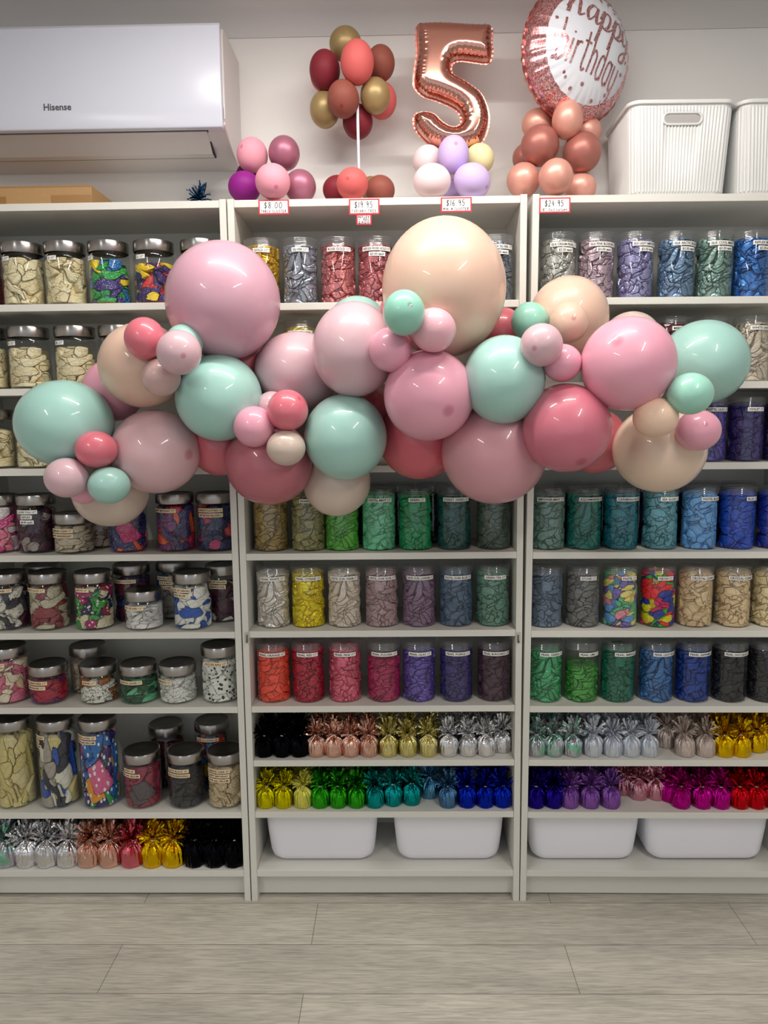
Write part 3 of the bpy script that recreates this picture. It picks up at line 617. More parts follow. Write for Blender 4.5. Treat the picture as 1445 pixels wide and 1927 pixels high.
# ------------------------------------------------------------------ foil balloon weights
def pouch(seed):
    rnd = random.Random(seed); n = 72; ph = [rnd.uniform(0, 6.28) for _ in range(6)]
    prof = [(0, .001), (.022, 0), (.0262, .0025), (.0278, .008), (.0285, .015), (.0288, .022), (.0286, .029), (.0280, .036), (.0262, .043), (.0225, .049), (.017, .054), (.0105, .0585), (.006, .0615), (.0045, .064), (.007, .068)]
    def fn(a, z):
        k = .035+.24*max(0, (z-.03)/.034)
        return 1+k*(.5*sin(9*a+ph[0]+z*25)+.5*(abs(sin(8*a+ph[1]))-.6)*1.6+.45*sin(19*a+ph[2]+z*60))+.018*sin(5*a+ph[3]+z*170)
    return MB().lathe(prof, n, 0, fn).mesh('pouch', [None], True, 28)
def tassel(seed, n=64):
    rnd = random.Random(seed); mb = MB()
    for i in range(n):
        a = rnd.uniform(0, 2*pi); el = rnd.uniform(.0, 1.5); ln = rnd.uniform(.026, .046)+.018*sin(el); wv = rnd.uniform(.0018, .0034)
        d = Vector((cos(a)*cos(el), sin(a)*cos(el), sin(el))); s = d.cross(Vector((rnd.uniform(-1, 1), rnd.uniform(-1, 1), rnd.uniform(-1, 1)))).normalized()
        up = Vector((0, 0, 1)); vs = []; q = Vector((0, 0, .062)); dr = (up*.8+d*.35).normalized(); st = ln/5
        for k in range(6):
            wk = wv*(.35+.65*min(1, k/2)); vs += [q-s*wk, q+s*wk]
            dr = (dr*.55+d*.5+Vector((rnd.uniform(-1, 1), rnd.uniform(-1, 1), rnd.uniform(-1, 1)))*.26+Vector((0, 0, -.10*k*(1-sin(el))))).normalized()
            s = (s-dr*s.dot(dr)+dr.cross(s)*rnd.uniform(-.5, .5)).normalized(); q = q+dr*st
        mb.add(vs, [(2*k, 2*k+1, 2*k+3, 2*k+2) for k in range(5)])
    return mb.mesh('tassel', [None], False)
POU = [pouch(s) for s in range(5)]; TAS = [tassel(s) for s in range(20, 26)]
TIE = MB().lathe([(.0045, .0615), (.0062, .0625), (.0062, .0655), (.0045, .0665)], 12).mesh('tie', [pm('tie_thread', (210, 205, 200), .5)], True)
FC = {'black': ((14, 13, 18), .25), 'rose gold': ((222, 178, 160), .2), 'light gold': ((215, 205, 140), .25), 'silver': ((222, 222, 225), .14),
      'lime gold': ((208, 200, 10), .22), 'pale yellow': ((216, 212, 95), .38), 'green': ((50, 165, 30), .22), 'teal': ((15, 150, 150), .24), 'light blue': ((95, 160, 195), .32),
      'steel blue': ((80, 125, 165), .35), 'royal blue': ((12, 40, 175), .22), 'iridescent': ((190, 215, 205), .2), 'matte silver': ((206, 212, 222), .42), 'champagne': ((205, 190, 182), .45),
      'gold': ((225, 185, 15), .2), 'indigo': ((35, 15, 140), .22), 'purple': ((135, 85, 170), .38), 'pale pink': ((210, 150, 165), .25), 'magenta': ((190, 15, 145), .24), 'red': ((200, 15, 30), .22), 'pink': ((215, 110, 125), .24)}
def weight(col, X, Y, z, tilt, label, group, s=1.0, rnd=random):
    t = thing('balloon_weight', (X, Y, z), label, 'balloon weight', group, rot=(rnd.uniform(-.02, .02), tilt+rnd.uniform(-.03, .03), rnd.uniform(0, 6.28)))
    c, r = FC[col]; mt = foil(c, r, 1.0 if col not in ('matte silver', 'champagne', 'pale yellow', 'purple') else .75, col == 'iridescent')
    t.scale = (s, s, s)
    link('pouch', POU[rnd.randrange(5)], t, None, mt); link('tassel', TAS[rnd.randrange(6)], t, None, mt); link('tie', TIE, t)
    return t
ORD = {1: [''], 2: ['left', 'right'], 3: ['left', 'middle', 'right'], 4: ['first', 'second', 'third', 'fourth']}
def wrow(case, key, runs, where, s, backs=True):
    rnd = random.Random(int(CASES[case]['z'][key]*999)+len(runs))
    for col, pts in runs:
        n = len(pts)
        for row in ((0, 1) if backs else (0,)):
            for i, pt in enumerate(pts):
                px = pt[0] if isinstance(pt, tuple) else pt; Y = pt[1] if isinstance(pt, tuple) else .040
                ym = 963-(CASES[case]['z'][key]+.03-1.1)*640
                X = P(px, ym, Y).x; 
                if row:
                    Y = Y+.075 if Y < .1 else Y+.06
                    X += rnd.uniform(-.006, .006)
                X = min(max(X, CASES[case]['x']-.382+.029*s), CASES[case]['x']+.382-.029*s) if case != 'left' or px > 300 else X
                o = {1: [''], 2: ['left ', 'right '], 3: ['leftmost ', 'middle ', 'rightmost '], 4: ['leftmost ', 'second ', 'third ', 'rightmost ']}[n][i]
                lb = f"{o}{col} foil balloon weight with tassel, {'back' if row else 'front'} of {where}"
                weight(col, X, Y, base(case, key, X), CASES[case]['tilt'], lb, f"foil balloon weights on {where}", s, rnd)
wrow('centre', 's7', [('black', [496, 530, 563]), ('rose gold', [595, 627.5, 660, 694]), ('light gold', [731, 767.5, 806]), ('silver', [845, 881, 915, (944, .065)])], 'centre upper weight shelf', .96)
wrow('centre', 's8', [('lime gold', [499, 532.5]), ('pale yellow', [569]), ('green', [602, 636, 670.5]), ('teal', [705.5, (740, .05), (774.5, .055)]), ('light blue', [(808, .095)]), ('steel blue', [843]), ('royal blue', [878.5, 913, 947.5])], 'centre lower weight shelf', .96)
wrow('right', 's7', [('iridescent', [1010, 1043, 1079]), ('matte silver', [1116.5, 1153.5, 1188, 1223]), ('champagne', [(1253, .1), 1291, 1328.5]), ('gold', [1364, 1396, (1425, .07), (1452, .09)])], 'right upper weight shelf', .97)
wrow('right', 's8', [('indigo', [1009, 1042]), ('purple', [1073, 1111, 1150]), ('pale pink', [(1173, .12), (1202, .09), (1235, .09)]), ('magenta', [(1262, .075), 1283, 1322, 1357]), ('red', [1393, 1425, 1456])], 'right lower weight shelf', .97)
wrow('left', 's9', [('iridescent', [13]), ('silver', [50, 89, 128]), ('rose gold', [167, 207]), ('pink', [248]), ('gold', [287.5, 325.5]), ('black', [366, 404, 440])], 'left bottom shelf', 1.2)

# ------------------------------------------------------------------ tubs
def tub(X, Y0, lab, hw=.171):
    t = thing('storage_tub', (X, Y0+.112, .098), lab, 'storage tub', 'smooth white tubs on the bottom shelves')
    mb = MB(); D = .112; loops = []
    for z, ins, r in [(0, .046, .03), (.0015, .036, .034), (.006, .026, .036), (.015, .0175, .037), (.03, .0125, .037), (.06, .009, .037), (.10, .005, .036), (.1595, .001, .035), (.160, 0, .035)]:
        loops.append(rrect(hw-ins, D-ins*.8, r, z))
    for z, ins, r in [(.160, .004, .032), (.10, .009, .032), (.03, .017, .032), (.012, .03, .03)]:
        loops.append(rrect(hw-ins, D-ins*.8, r, z))
    mb.loft(loops); mb.build('tub_body', TUB, t, ang=60)
    mb = MB(); a = rrect(hw, D, .036, .1545); b = rrect(hw+.004, D+.004, .04, .1545); c = rrect(hw+.004, D+.004, .04, .161); d = rrect(hw, D, .036, .161)
    mb.loft([a, b, c, d, a], False, False); mb.build('rim', TUB, t)
    return t
tub(-.190, .031, 'white tub under the weights, left in the middle bookcase')
tub(.1935, .031, 'white tub under the weights, right in the middle bookcase', .168)
tub(.600, .031, 'white tub left of two in the right bookcase', .1695)
tub(.968, .031, 'white tub at the bottom right edge', .185)

# ------------------------------------------------------------------ ribbed baskets on top
def basket():
    t = thing('storage_basket', (0, 0, 0), '', 'basket', 'ribbed white baskets on the bookcase')
    H = .242; hx, hy = .139, .122; seg = 10
    def outline(ix, iy, r, z, amp):
        pts = []; hx_, hy_ = hx-ix, hy-iy
        # perimeter parameterised evenly; ribs from a sine along it
        sides = [(hx_-r, hy_), ]
        path = []
        def line(a, b, n):
            for i in range(n): path.append(((a[0]+(b[0]-a[0])*i/n, a[1]+(b[1]-a[1])*i/n), nn))
        nx, ny, nc = 24*8, 20*8, 5*8
        nn = (1, 0); line((hx_, -hy_+r), (hx_, hy_-r), ny)
        for k, (cx, cy, a0) in enumerate([(hx_-r, hy_-r, 0), (-hx_+r, hy_-r, pi/2), (-hx_+r, -hy_+r, pi), (hx_-r, -hy_+r, 1.5*pi)]):
            for i in range(nc):
                a = a0+pi/2*i/nc; path.append(((cx+r*cos(a), cy+r*sin(a)), (cos(a), sin(a))))
            if k == 0: nn = (0, 1); line((hx_-r, hy_), (-hx_+r, hy_), nx)
            if k == 1: nn = (-1, 0); line((-hx_, hy_-r), (-hx_, -hy_+r), ny)
            if k == 2: nn = (0, -1); line((-hx_+r, -hy_), (hx_-r, -hy_), nx)
        for i, (p, q) in enumerate(path):
            w_ = amp*(.5+.5*cos(2*pi*i/8))**.7; pts.append((p[0]+q[0]*w_, p[1]+q[1]*w_, z))
        return pts
    A = .0032
    loops = [outline(.024, .022, .03, 0, 0), outline(.018, .016, .03, .002, 0), outline(.0155, .0135, .03, .012, 0), outline(.0145, .0125, .03, .0145, A), outline(.0035, .0035, .03, .222, A), outline(.003, .003, .03, .226, 0), outline(.0015, .0015, .03, .236, 0),
             outline(.0045, .0045, .03, .236, 0), outline(.017, .015, .03, .012, 0), outline(.024, .022, .03, .006, 0)]
    mb = MB(); mb.loft(loops); body = mb.build('basket_body', BASK, t, ang=50)
    # hand slots through both long walls
    cutb = MB()
    pts = lambda y: [(.036*(1 if k < 2 else -1)+.012*cos(a), y, .196+.012*sin(a)) for k, a in [(0, -pi/2), (0, -pi/4), (0, 0), (0, pi/4), (1, pi/2), (2, pi/2), (2, .75*pi), (2, pi), (2, 1.25*pi), (3, 1.5*pi)]]
    cutb.loft([pts(-.2), pts(.2)]); cut = cutb.build('cut', BASK, None)
    for q_ in (body, cut):
        bm = bmesh.new(); bm.from_mesh(q_.data); bmesh.ops.remove_doubles(bm, verts=bm.verts, dist=1e-6); bmesh.ops.recalc_face_normals(bm, faces=bm.faces); bm.to_mesh(q_.data); bm.free()
    bpy.context.view_layer.update()
    md = body.modifiers.new('b', 'BOOLEAN'); md.object = cut; md.operation = 'DIFFERENCE'; md.solver = 'EXACT'
    dg = bpy.context.evaluated_depsgraph_get(); me = bpy.data.meshes.new_from_object(body.evaluated_get(dg)); body.modifiers.clear(); body.data = me
    print('BOOL', len(me.vertices), len(body.data.vertices)); bpy.data.objects.remove(cut)
    rim = MB(); q = [outline(-.0005, -.0005, .031, .232, 0), outline(-.004, -.004, .034, .233, 0), outline(-.005, -.005, .035, .237, 0), outline(-.003, -.003, .033, .242, 0), outline(.004, .004, .03, .242, 0), outline(.006, .006, .028, .236, 0), outline(-.0005, -.0005, .031, .232, 0)]
    rim.loft(q, False, False); rim.build('rim', BASK, t, ang=50)
    hb = MB(); st = [(.036*(1 if a < pi/2 or a > 1.5*pi else -1)+.0145*cos(a), -hy+.0038-.001-(.226-.196)*.055+.0006, .196+.0145*sin(a)) for a in [2*pi*(i+.5)/28 for i in range(28)]]
    hb.tube(st+[st[0]], .0032, 8, cap=False); hb.build('handle_surround', BASK, t)
    return t
def copy_thing(o, loc, label):
    r = o.copy(); C.objects.link(r); r.location = loc; r['label'] = label
    for c in o.children: k = c.copy(); C.objects.link(k); k.parent = r
    return r
bz = 2.018
b1 = basket(); b1.location = (.810, .144, bz-.0025); b1['label'] = 'ribbed white basket with hand slot, whole one on the bookcase'
b1.rotation_euler = (0, TILT, 0)
copy_thing(b1, (1.101, .144, bz-.0045), 'ribbed white basket cut off by the right edge')

# ------------------------------------------------------------------ air conditioner
ax0, ax1 = -1.24, -.411
ac = thing('air_conditioner', ((ax0+ax1)/2, .284, 2.19), 'white wall-mounted split air conditioner above the left bookcase', 'air conditioner')
cx = (ax0+ax1)/2
def acm(mb, nm, mt, **k): return mb.build(nm, mt, ac, loc=None, **k)
def prof_x(pr, x0, x1): return MB().loft([[(x-cx, y-.284, z-2.19) for y, z in pr] for x in (x0, x1)])
zt = P(417, 45, .062).z; zb = P(423, 233, .052).z
zl0 = P(393, 243, .078).z; zl1 = P(400, 291, .165).z; zw = P(440, 322, .284).z
pr = [(.284, zt+.004), (.10, zt+.004), (.075, zt-.006), (.068, zt-.03), (.068, zb+.02), (.066, zl0+.006), (.08, zl0-.002), (.12, (zl0+zl1)/2-.004), (.165, zl1-.002), (.22, (zl1+zw)/2-.003), (.284, zw)]
bevel(acm(prof_x(pr, ax0, ax1), 'body', ACB, ang=30), .004, 3)
pf = [(.069, zt+.002), (.058, zt+.001), (.050, zt-.008), (.047, zt-.08), (.046, zb+.05), (.047, zb), (.050, zb-.009), (.069, zb-.010)]
bevel(acm(prof_x(pf, ax0+.004, ax1-.004), 'front_panel', ACW, ang=30), .003, 3)
lx1 = P(396, 265, .12).x
lp = [(.078, zl0-.0035), (.10, zl0-.010), (.14, zl1-.004), (.162, zl1-.0065), (.163, zl1-.003), (.14, zl1+.001), (.10, zl0-.006), (.08, zl0+.001)]
g_ = MB().loft([[(x-cx, y-.284, z-2.19-.0018) for y, z in [(.072, zl0+.004), (.078, zl0-.0015), (.10, zl0-.006), (.14, zl1-.002), (.17, zl1-.006), (.17, zl1+.006)]] for x in (ax0+.05, lx1+.004)])
acm(g_, 'air_outlet', DARK, smooth=False)
acm(MB().loft([[(x-cx, y-.284, z-2.19-.003) for y, z in lp] for x in (ax0+.06, lx1)]), 'louver', ACB, ang=25)
for px in (132, 309):
    p = P(px, 296, .178); acm(MB().box(p.x-.006-cx, p.x+.006-cx, p.y-.284-.006, p.y-.284+.006, p.z-2.19-.004, p.z-2.19), 'clip', ACB, smooth=False)
p = P(424, 210, .06); acm(MB().box(-.0005+ax1-cx, ax1-cx+.0015, .058-.284, .064-.284, p.z-2.19-.02, p.z-2.19+.018), 'side_latch', ACW, smooth=False)
tv, tf, wd = text_geo('Hisense', 1); pc = P(108, 201, .0455); s_ = abs(P(134, 201, .0455).x-P(82, 201, .0455).x)/wd
acm(MB().add([(x*s_+pc.x-cx, .0459-.284-.0006, pc.z-2.19+y*s_) for x, y in tv], tf), 'logo', pm('logo_grey', (85, 84, 88), .4), smooth=False)

# ------------------------------------------------------------------ cardboard box, tinsel
KR = pm('cardboard', (176, 138, 92), .75, bump=(60, 60, 60, .2), var=.06)
bx1 = P(172, 365, .03).x; bt = P(120, 349, .03).z
t = thing('cardboard_box', (bx1-.24, .15, 2.0175), 'long flat brown cardboard box below the air conditioner', 'box')
hb_ = bt-2.0175
bevel(MB().box(-.26, .24, -.12, .11, 0, hb_).build('carton', KR, t, smooth=False), .0015)
MB().box(-.26, .24, -.1207, -.12, hb_*.93, hb_).box(.2402, .2412, -.115, .10, hb_*.1, hb_*.97).build('flap', pm('cardboard_edge', (158, 122, 80), .8), t, smooth=False)
TP = pm('brown_tape', (150, 108, 56), .3)
MB().box(.13, .2405, -.1212, -.1205, hb_*.12, hb_*.52).build('tape', TP, t, smooth=False)
MB().box(-.03, .005, -.1212, -.1205, hb_*.1, hb_*.5).build('tape', TP, t, smooth=False)
p = P(374, 364, .235)
w_ = weight('royal blue', p.x, .235, 2.0175, 0, 'blue tinsel-topped foil weight standing on the left bookcase top', None, 1.0, random.Random(4))
for ch in w_.children:
    if ch.name.startswith(('pouch', 'tassel')): setmat(ch, foil((45, 90, 130), .2))

# ------------------------------------------------------------------ price tags, written by hand
ST = {'$': [[(.8, .8), (.5, .92), (.2, .75), (.3, .55), (.7, .42), (.75, .2), (.4, .05), (.1, .2)], [(.5, 1.08), (.5, -.1)]],
 '8': [[(.7, .85), (.4, 1), (.15, .8), (.4, .55), (.75, .25), (.45, 0), (.15, .2), (.45, .52), (.72, .85)]], '0': [[(.5, 1), (.15, .6), (.3, .05), (.7, .1), (.85, .6), (.5, 1)]],
 '.': [[(.3, .06), (.45, .0)]], '1': [[(.5, 1), (.48, 0)]], '9': [[(.75, .85), (.4, 1), (.2, .7), (.5, .5), (.75, .8), (.72, 0)]], '5': [[(.8, 1), (.3, .97), (.25, .6), (.65, .6), (.75, .25), (.45, 0), (.15, .1)]],
 '6': [[(.65, 1), (.25, .6), (.2, .2), (.5, 0), (.75, .25), (.5, .5), (.22, .3)]], '2': [[(.15, .8), (.45, 1), (.75, .75), (.2, .05), (.3, .02), (.85, .05)]], '4': [[(.5, 1), (.15, .4), (.8, .42)], [(.65, .75), (.6, 0)]],
 '"': [[(.35, 1), (.35, .75)], [(.6, 1), (.6, .75)]], '#': [[(.35, .95), (.3, .05)], [(.7, .95), (.65, .05)], [(.1, .65), (.9, .68)], [(.1, .32), (.9, .35)]], '+': [[(.5, .75), (.5, .25)], [(.2, .5), (.8, .5)]],
 'c': [[(.8, .5), (.5, .62), (.2, .3), (.5, 0), (.8, .1)]], 'T': [[(.1, 1), (.9, 1)], [(.5, 1), (.48, 0)]], 'A': [[(.1, 0), (.5, 1), (.9, 0)], [(.25, .4), (.75, .4)]],
 'B': [[(.2, 0), (.2, 1), (.65, .95), (.65, .6), (.2, .52), (.75, .4), (.7, .05), (.2, 0)]], 'L': [[(.25, 1), (.2, 0), (.8, .02)]], 'E': [[(.8, 1), (.2, .97), (.2, 0), (.85, .02)], [(.2, .52), (.7, .52)]],
 'C': [[(.85, .85), (.5, 1), (.15, .5), (.5, 0), (.85, .15)]], 'U': [[(.15, 1), (.2, .15), (.5, 0), (.8, .15), (.85, 1)]], 'S': [[(.8, .85), (.5, 1), (.2, .75), (.5, .52), (.8, .25), (.5, 0), (.15, .15)]],
 'R': [[(.2, 0), (.2, 1), (.7, .9), (.65, .55), (.2, .5), (.85, 0)]], 'O': [[(.5, 1), (.1, .5), (.5, 0), (.9, .5), (.5, 1)]], 'P': [[(.2, 0), (.2, 1), (.75, .9), (.7, .5), (.2, .48)]], 'I': [[(.5, 1), (.5, 0)]],
 'Y': [[(.15, 1), (.5, .5), (.85, 1)], [(.5, .5), (.45, 0)]], 'F': [[(.85, 1), (.2, .97), (.2, 0)], [(.2, .5), (.7, .5)]], 'X': [[(.1, 1), (.9, 0)], [(.9, 1), (.1, 0)]], 'H': [[(.15, 1), (.15, 0)], [(.85, 1), (.85, 0)], [(.15, .5), (.85, .5)]],
 'M': [[(.1, 0), (.2, 1), (.5, .4), (.8, 1), (.9, 0)]], 'N': [[(.15, 0), (.2, 1), (.8, 0), (.85, 1)]],
 'f': [[(.8, .95), (.5, 1), (.45, -.1)], [(.2, .55), (.75, .55)]], 'o': [[(.5, .6), (.2, .3), (.5, 0), (.8, .3), (.5, .6)]], 'i': [[(.5, .55), (.5, 0)], [(.48, .8), (.55, .8)]], 'l': [[(.5, 1), (.5, 0)]], 'u': [[(.2, .55), (.25, .05), (.7, .1), (.75, .55)], [(.75, .5), (.8, 0)]],
 'm': [[(.1, 0), (.12, .55)], [(.12, .4), (.35, .6), (.45, .4), (.45, 0)], [(.45, .4), (.7, .6), (.85, .4), (.85, 0)]], 'n': [[(.2, 0), (.2, .55)], [(.2, .4), (.55, .6), (.75, .4), (.75, 0)]]}
def scrawl(mb, s, x0, x1, z0, h, y, wd, mi=0, slant=.08):
    n = sum(.55 if c in '.Iil1' else 1 for c in s if c != ' ')+.6*s.count(' '); u = (x1-x0)/n; x = x0
    for c in s:
        if c == ' ': x += u*.6; continue
        k = .55 if c in '.Iil1' else 1
        for stt in ST[c]:
            pts = cr([(x+u*(.08+.84*(px if k == 1 else (px-.5)*.9/.9*1+.25))+slant*py*h*.5, z0+py*h) for px, py in stt], 4)
            v, f = ribbon(pts, wd); mb.add([(a, y, b) for a, b in v], f, mi)
        x += u*k
def price_tag(xa, ya, xb, yb, big, small, label, red=True, rows=None):
    a = P(xa, ya, -.003); b = P(xb, yb, -.003); xc, w = (a.x+b.x)/2, (b.x-a.x)
    t = thing('price_tag', (xc, -.001, b.z), label, 'price tag', 'handwritten price tags on the shelf edge'); h = a.z-b.z; hw = w/2; bd = .0035
    MB().box(-hw, hw, -.0012, 0, 0, h).build('border', REDP, t, smooth=False)
    MB().box(-hw+bd, hw-bd, -.0018, -.0012, bd, h-bd).build('card', pm('white_card', (248, 246, 246), .5), t, smooth=False)
    mb = MB()
    if rows:
        for i, r in enumerate(rows): scrawl(mb, r, -hw+bd*1.3, hw-bd*1.6, h-bd-(h-2*bd)*(i+.92)/len(rows), (h-2*bd)/len(rows)*.72, -.0021, .0014)
    else:
        scrawl(mb, big, -hw*.68, hw*.58, h*.42, h*.40, -.0021, .0016); scrawl(mb, small, -hw+bd*1.6, hw-bd*2, h*.13, h*.17, -.0021, .0011)
    mb.build('handwriting', INK, t, smooth=False); return t
price_tag(486, 376, 544, 403, '$8.00', 'TABLE CLUSTER', 'red-edged price tag reading 8.00 table cluster')
price_tag(656.5, 374.5, 714, 403, '$19.95', 'TOPIARY TREE', 'red-edged price tag reading 19.95 topiary tree')
price_tag(670.5, 403.3, 699, 422.5, '', '', 'small red-edged tag reading reflex .50c each', rows=['REFLEX', '+ .50c', 'EACH'])
price_tag(829.5, 371.5, 887.5, 398.5, '$16.95', 'MINI # CLUSTER', 'red-edged price tag reading 16.95 mini cluster')
price_tag(1015, 372, 1073, 400, '$24.95', '18" foil column', 'red-edged price tag reading 24.95 foil column')

# small adhesive hooks on the uprights
for px, lab in ((465, 'clear adhesive hook between left and middle bookcases'), (974.5, 'clear adhesive hook between middle and right bookcases')):
    p = P(px, 1198, 0); t = thing('adhesive_hook', (p.x, 0, p.z), lab, 'hook', 'clear adhesive hooks on the uprights')
    bevel(MB().box(-.0075, .0075, -.002, -.0002, -.018, .014).build('plate', glassy('hook_plastic', (.93, .93, .9), .15, .7, .1, .25), t, smooth=False), .0007)
    MB().tube(cr([(0, -.003, .006), (0, -.004, -.004), (0, -.005, -.012), (.0005, -.009, -.0155), (.001, -.012, -.012), (.001, -.0125, -.009)], 4), .0017, 8).build('hook', pm('hook_metal', (120, 112, 100), .35, .9), t)

# ------------------------------------------------------------------ balloons
def balloon_mesh():
    prof = []; n = 36
    for i in range(n+1):
        a = pi*i/n; z = cos(a); r = sin(a)
        if z < 0: r *= 1-.10*(-z)**1.5; z *= 1.06
        prof.append((max(r, .0001) if 0 < i < n else .0001, z))
    prof = prof[:-2]+[(.06, -1.075), (.035, -1.11), (.03, -1.14), (.06, -1.165), (.075, -1.18), (.0001, -1.175)]
    return MB().lathe(prof[::-1], 56).mesh('balloon', [None], True, 180)
BAL = balloon_mesh()
def place(px, py, rx, ry, Y):
    """centre and world radii of the ball whose outline is centred at (px,py)"""
    c = P(px, py, Y); d = ray(px, py); k = d.length
    zc = depth(c); r = math.sqrt(rx*ry)/FPX*zc/math.sqrt(k)
    # an off-axis ball's outline is displaced outward a little; undo
    q = zc*zc/(zc*zc+0*r - r*r); px2 = IW/2+(px-IW/2)/q; py2 = IH/2+(py-IH/2)/q
    return P(px2, py2, Y), r
def balloon(px, py, rx, ry, Y, col, label, group, dot=None, pearl=False, name='balloon', matt=False):
    c, r = place(px, py, rx, ry, Y); ax = rx/math.sqrt(rx*ry); ay = ry/math.sqrt(rx*ry)
    tc_ = (CAM-c).normalized()
    if dot:
        dx, dy = (dot[0]-px)/rx, -(dot[1]-py)/ry; dz = math.sqrt(max(.05, 1-dx*dx-dy*dy))
        rr = RT-tc_*RT.dot(tc_); rr.normalize(); uu = tc_.cross(rr); zax = (rr*dx+uu*dy+tc_*dz).normalized()
    else: zax = (tc_+Vector((.0, 0, .25))).normalized()
    yax = (Vector((0, 0, 1))-zax*zax.z).normalized(); xax = yax.cross(zax)
    M = Matrix((xax*r*ax, yax*r*ay, zax*r*1.0)).transposed().to_4x4(); M.translation = c
    o = link(name, BAL, None, None, latex(col, bool(dot), pearl, matt)); o.matrix_world = M
    tag(o, label, 'balloon', group); return o
MAU, PAL, PNK, PEA, MIN = (203, 157, 174), (214, 178, 187), (230, 162, 182), (222, 188, 168), (162, 206, 197)
ROS, DRS, SRO, BEI, LRO, MRO = (198, 98, 110), (180, 100, 112), (218, 112, 128), (208, 189, 176), (208, 150, 160), (202, 112, 130)
G = [ # back to front: px, py, rx, ry, colour, label, dot
 (672, 612, 57, 55, MIN, 'mint balloon barely showing above the upper pale pink balloon', None),
 (455, 685, 48, 48, ROS, 'rose balloon almost hidden below the large mauve balloon', None),
 (705, 775, 45, 45, ROS, 'rose balloon in the gap left of the central pink balloon', None),
 (415, 836, 60, 60, ROS, 'rose balloon behind, below the left mint balloon with flat sheen', None),
 (212, 735, 58, 60, PNK, 'pink balloon behind, between the left peach and mint balloons', None),
 (1188, 641, 57, 56, BEI, 'beige balloon peeking over the right pink balloon', None),
 (943, 622, 44, 44, ROS, 'rose balloon behind, right of the huge peach balloon', None),
 (749, 590, 37, 38, SRO, 'small rose balloon behind the top small mint balloon', None),
 (1120, 830, 62, 62, ROS, 'rose balloon behind the deep rose balloon on the right', None),
 (790, 825, 78, 77, (205, 92, 105), 'rose balloon behind and below the central pink balloon', None),
 (633, 905, 64, 67, BEI, 'beige balloon hanging lowest at the centre of the garland', None),
 (207, 925, 72, 68, BEI, 'beige balloon hanging at the lower left end', None),
 (931, 849, 100, 100, LRO, 'large dusty rose balloon hanging at bottom centre right', None),
 (836, 540, 119, 132, PEA, 'huge peach balloon rising at the top of the garland', None),
 (418, 565, 110, 113, MAU, 'huge mauve pink balloon at the upper left', None),
 (506, 872, 82, 79, DRS, 'dark dusty rose balloon at the bottom left of centre', None),
 (560, 697, 82, 73, PAL, 'pale pink balloon right of the huge mauve balloon', None),
 (292, 849, 86, 81, (216, 176, 182), 'dusky pink balloon right of the far left mint balloon', (353, 855)),
 (268, 687, 84, 82, PEA, 'peach balloon behind the upper left small cluster', None),
 (1071, 595, 76, 77, PEA, 'peach balloon at top right of the garland', None),
 (1326, 681, 85, 82, MIN, 'mint balloon at the far right end of the garland', None),
 (1242, 845, 88, 84, (232, 206, 184), 'peach balloon at the bottom right of the garland', None),
 (1067, 805, 84, 85, MRO, 'deep rose balloon right of centre', (1095, 868)),
 (666, 657, 80, 90, PAL, 'tall pale pink balloon left of the huge peach one', None),
 (949, 714, 78, 84, MIN, 'mint balloon just below and right of the huge peach one', None),
 (120, 797, 93, 85, MIN, 'mint balloon at the far left end of the garland', None),
 (411, 748, 82, 83, MIN, 'mint balloon directly below the huge mauve balloon', None),
 (650, 822, 78, 81, MIN, 'mint balloon at lower centre above the lowest beige one', None),
 (807, 743, 86, 86, PNK, 'bright pink balloon at the centre of the garland', (843, 771)),
 (1184, 684, 91, 91, PNK, 'largest bright pink balloon, on the right', (1161, 641)),
 # small clusters
 (346, 647, 36, 38, MIN, 'small mint balloon behind the pale pink one, upper left cluster', None),
 (303, 710, 37, 37, (205, 170, 168), 'small mauve beige balloon in the upper left cluster', None),
 (272, 637, 39, 41, SRO, 'small rose balloon in the upper left cluster', None),
 (336.5, 663, 43, 43, PAL, 'small pale pink balloon with dark dot, upper left cluster', (344, 669)),
 (158, 920, 30, 30, PNK, 'small pink balloon hidden in the lower left cluster', None),
 (181, 846, 40, 36, SRO, 'small rose balloon in the lower left cluster', None),
 (125, 899, 42, 39, PAL, 'small pale pink balloon in the lower left cluster', None),
 (205, 913.5, 40, 36, MIN, 'small mint balloon in the lower left cluster', None),
 (512, 766, 30, 30, PAL, 'small pale pink balloon behind rose one, lower centre cluster', None),
 (538, 843, 37, 34, BEI, 'small beige balloon in the lower centre cluster', None),
 (478, 803, 39, 39, PNK, 'small pink balloon in the lower centre cluster', None),
 (541, 772, 39, 39, SRO, 'small rose balloon in the lower centre cluster', (563, 750)),
 (816, 621, 43, 42, (234, 178, 190), 'small pale pink balloon below the huge peach one', None),
 (735, 658, 41, 42, PNK, 'small pink balloon below left of the small mint one', None),
 (760, 588.5, 40.5, 43.5, (146, 206, 186), 'small mint balloon in front of the huge peach one', (771, 573)),
 (1058, 683, 37, 36, PNK, 'small pink balloon in the top right cluster', None),
 (1070, 607, 37, 39, PEA, 'small peach balloon on the top right peach one', (1079, 598)),
 (997, 605, 36, 37, (150, 208, 188), 'small mint balloon in the top right cluster', None),
 (1019, 649, 41, 41, PAL, 'small pale pink balloon with dark dot, top right cluster', (1006, 655)),
 (1234, 786, 43, 39, (240, 205, 180), 'small peach balloon in the far right cluster', None),
 (1314, 810, 43, 40, PNK, 'small pink balloon in the far right cluster', (1327, 798)),
 (1299, 741, 44, 41, (158, 214, 196), 'small mint balloon in the far right cluster', None),
]
placed = []
def hit(px, py, c, r):
    d = ray(px, py).normalized(); v = c-CAM; b = v.dot(d); k = r*r-(v.length_squared-b*b)
    return b-math.sqrt(k) if k > 0 else None
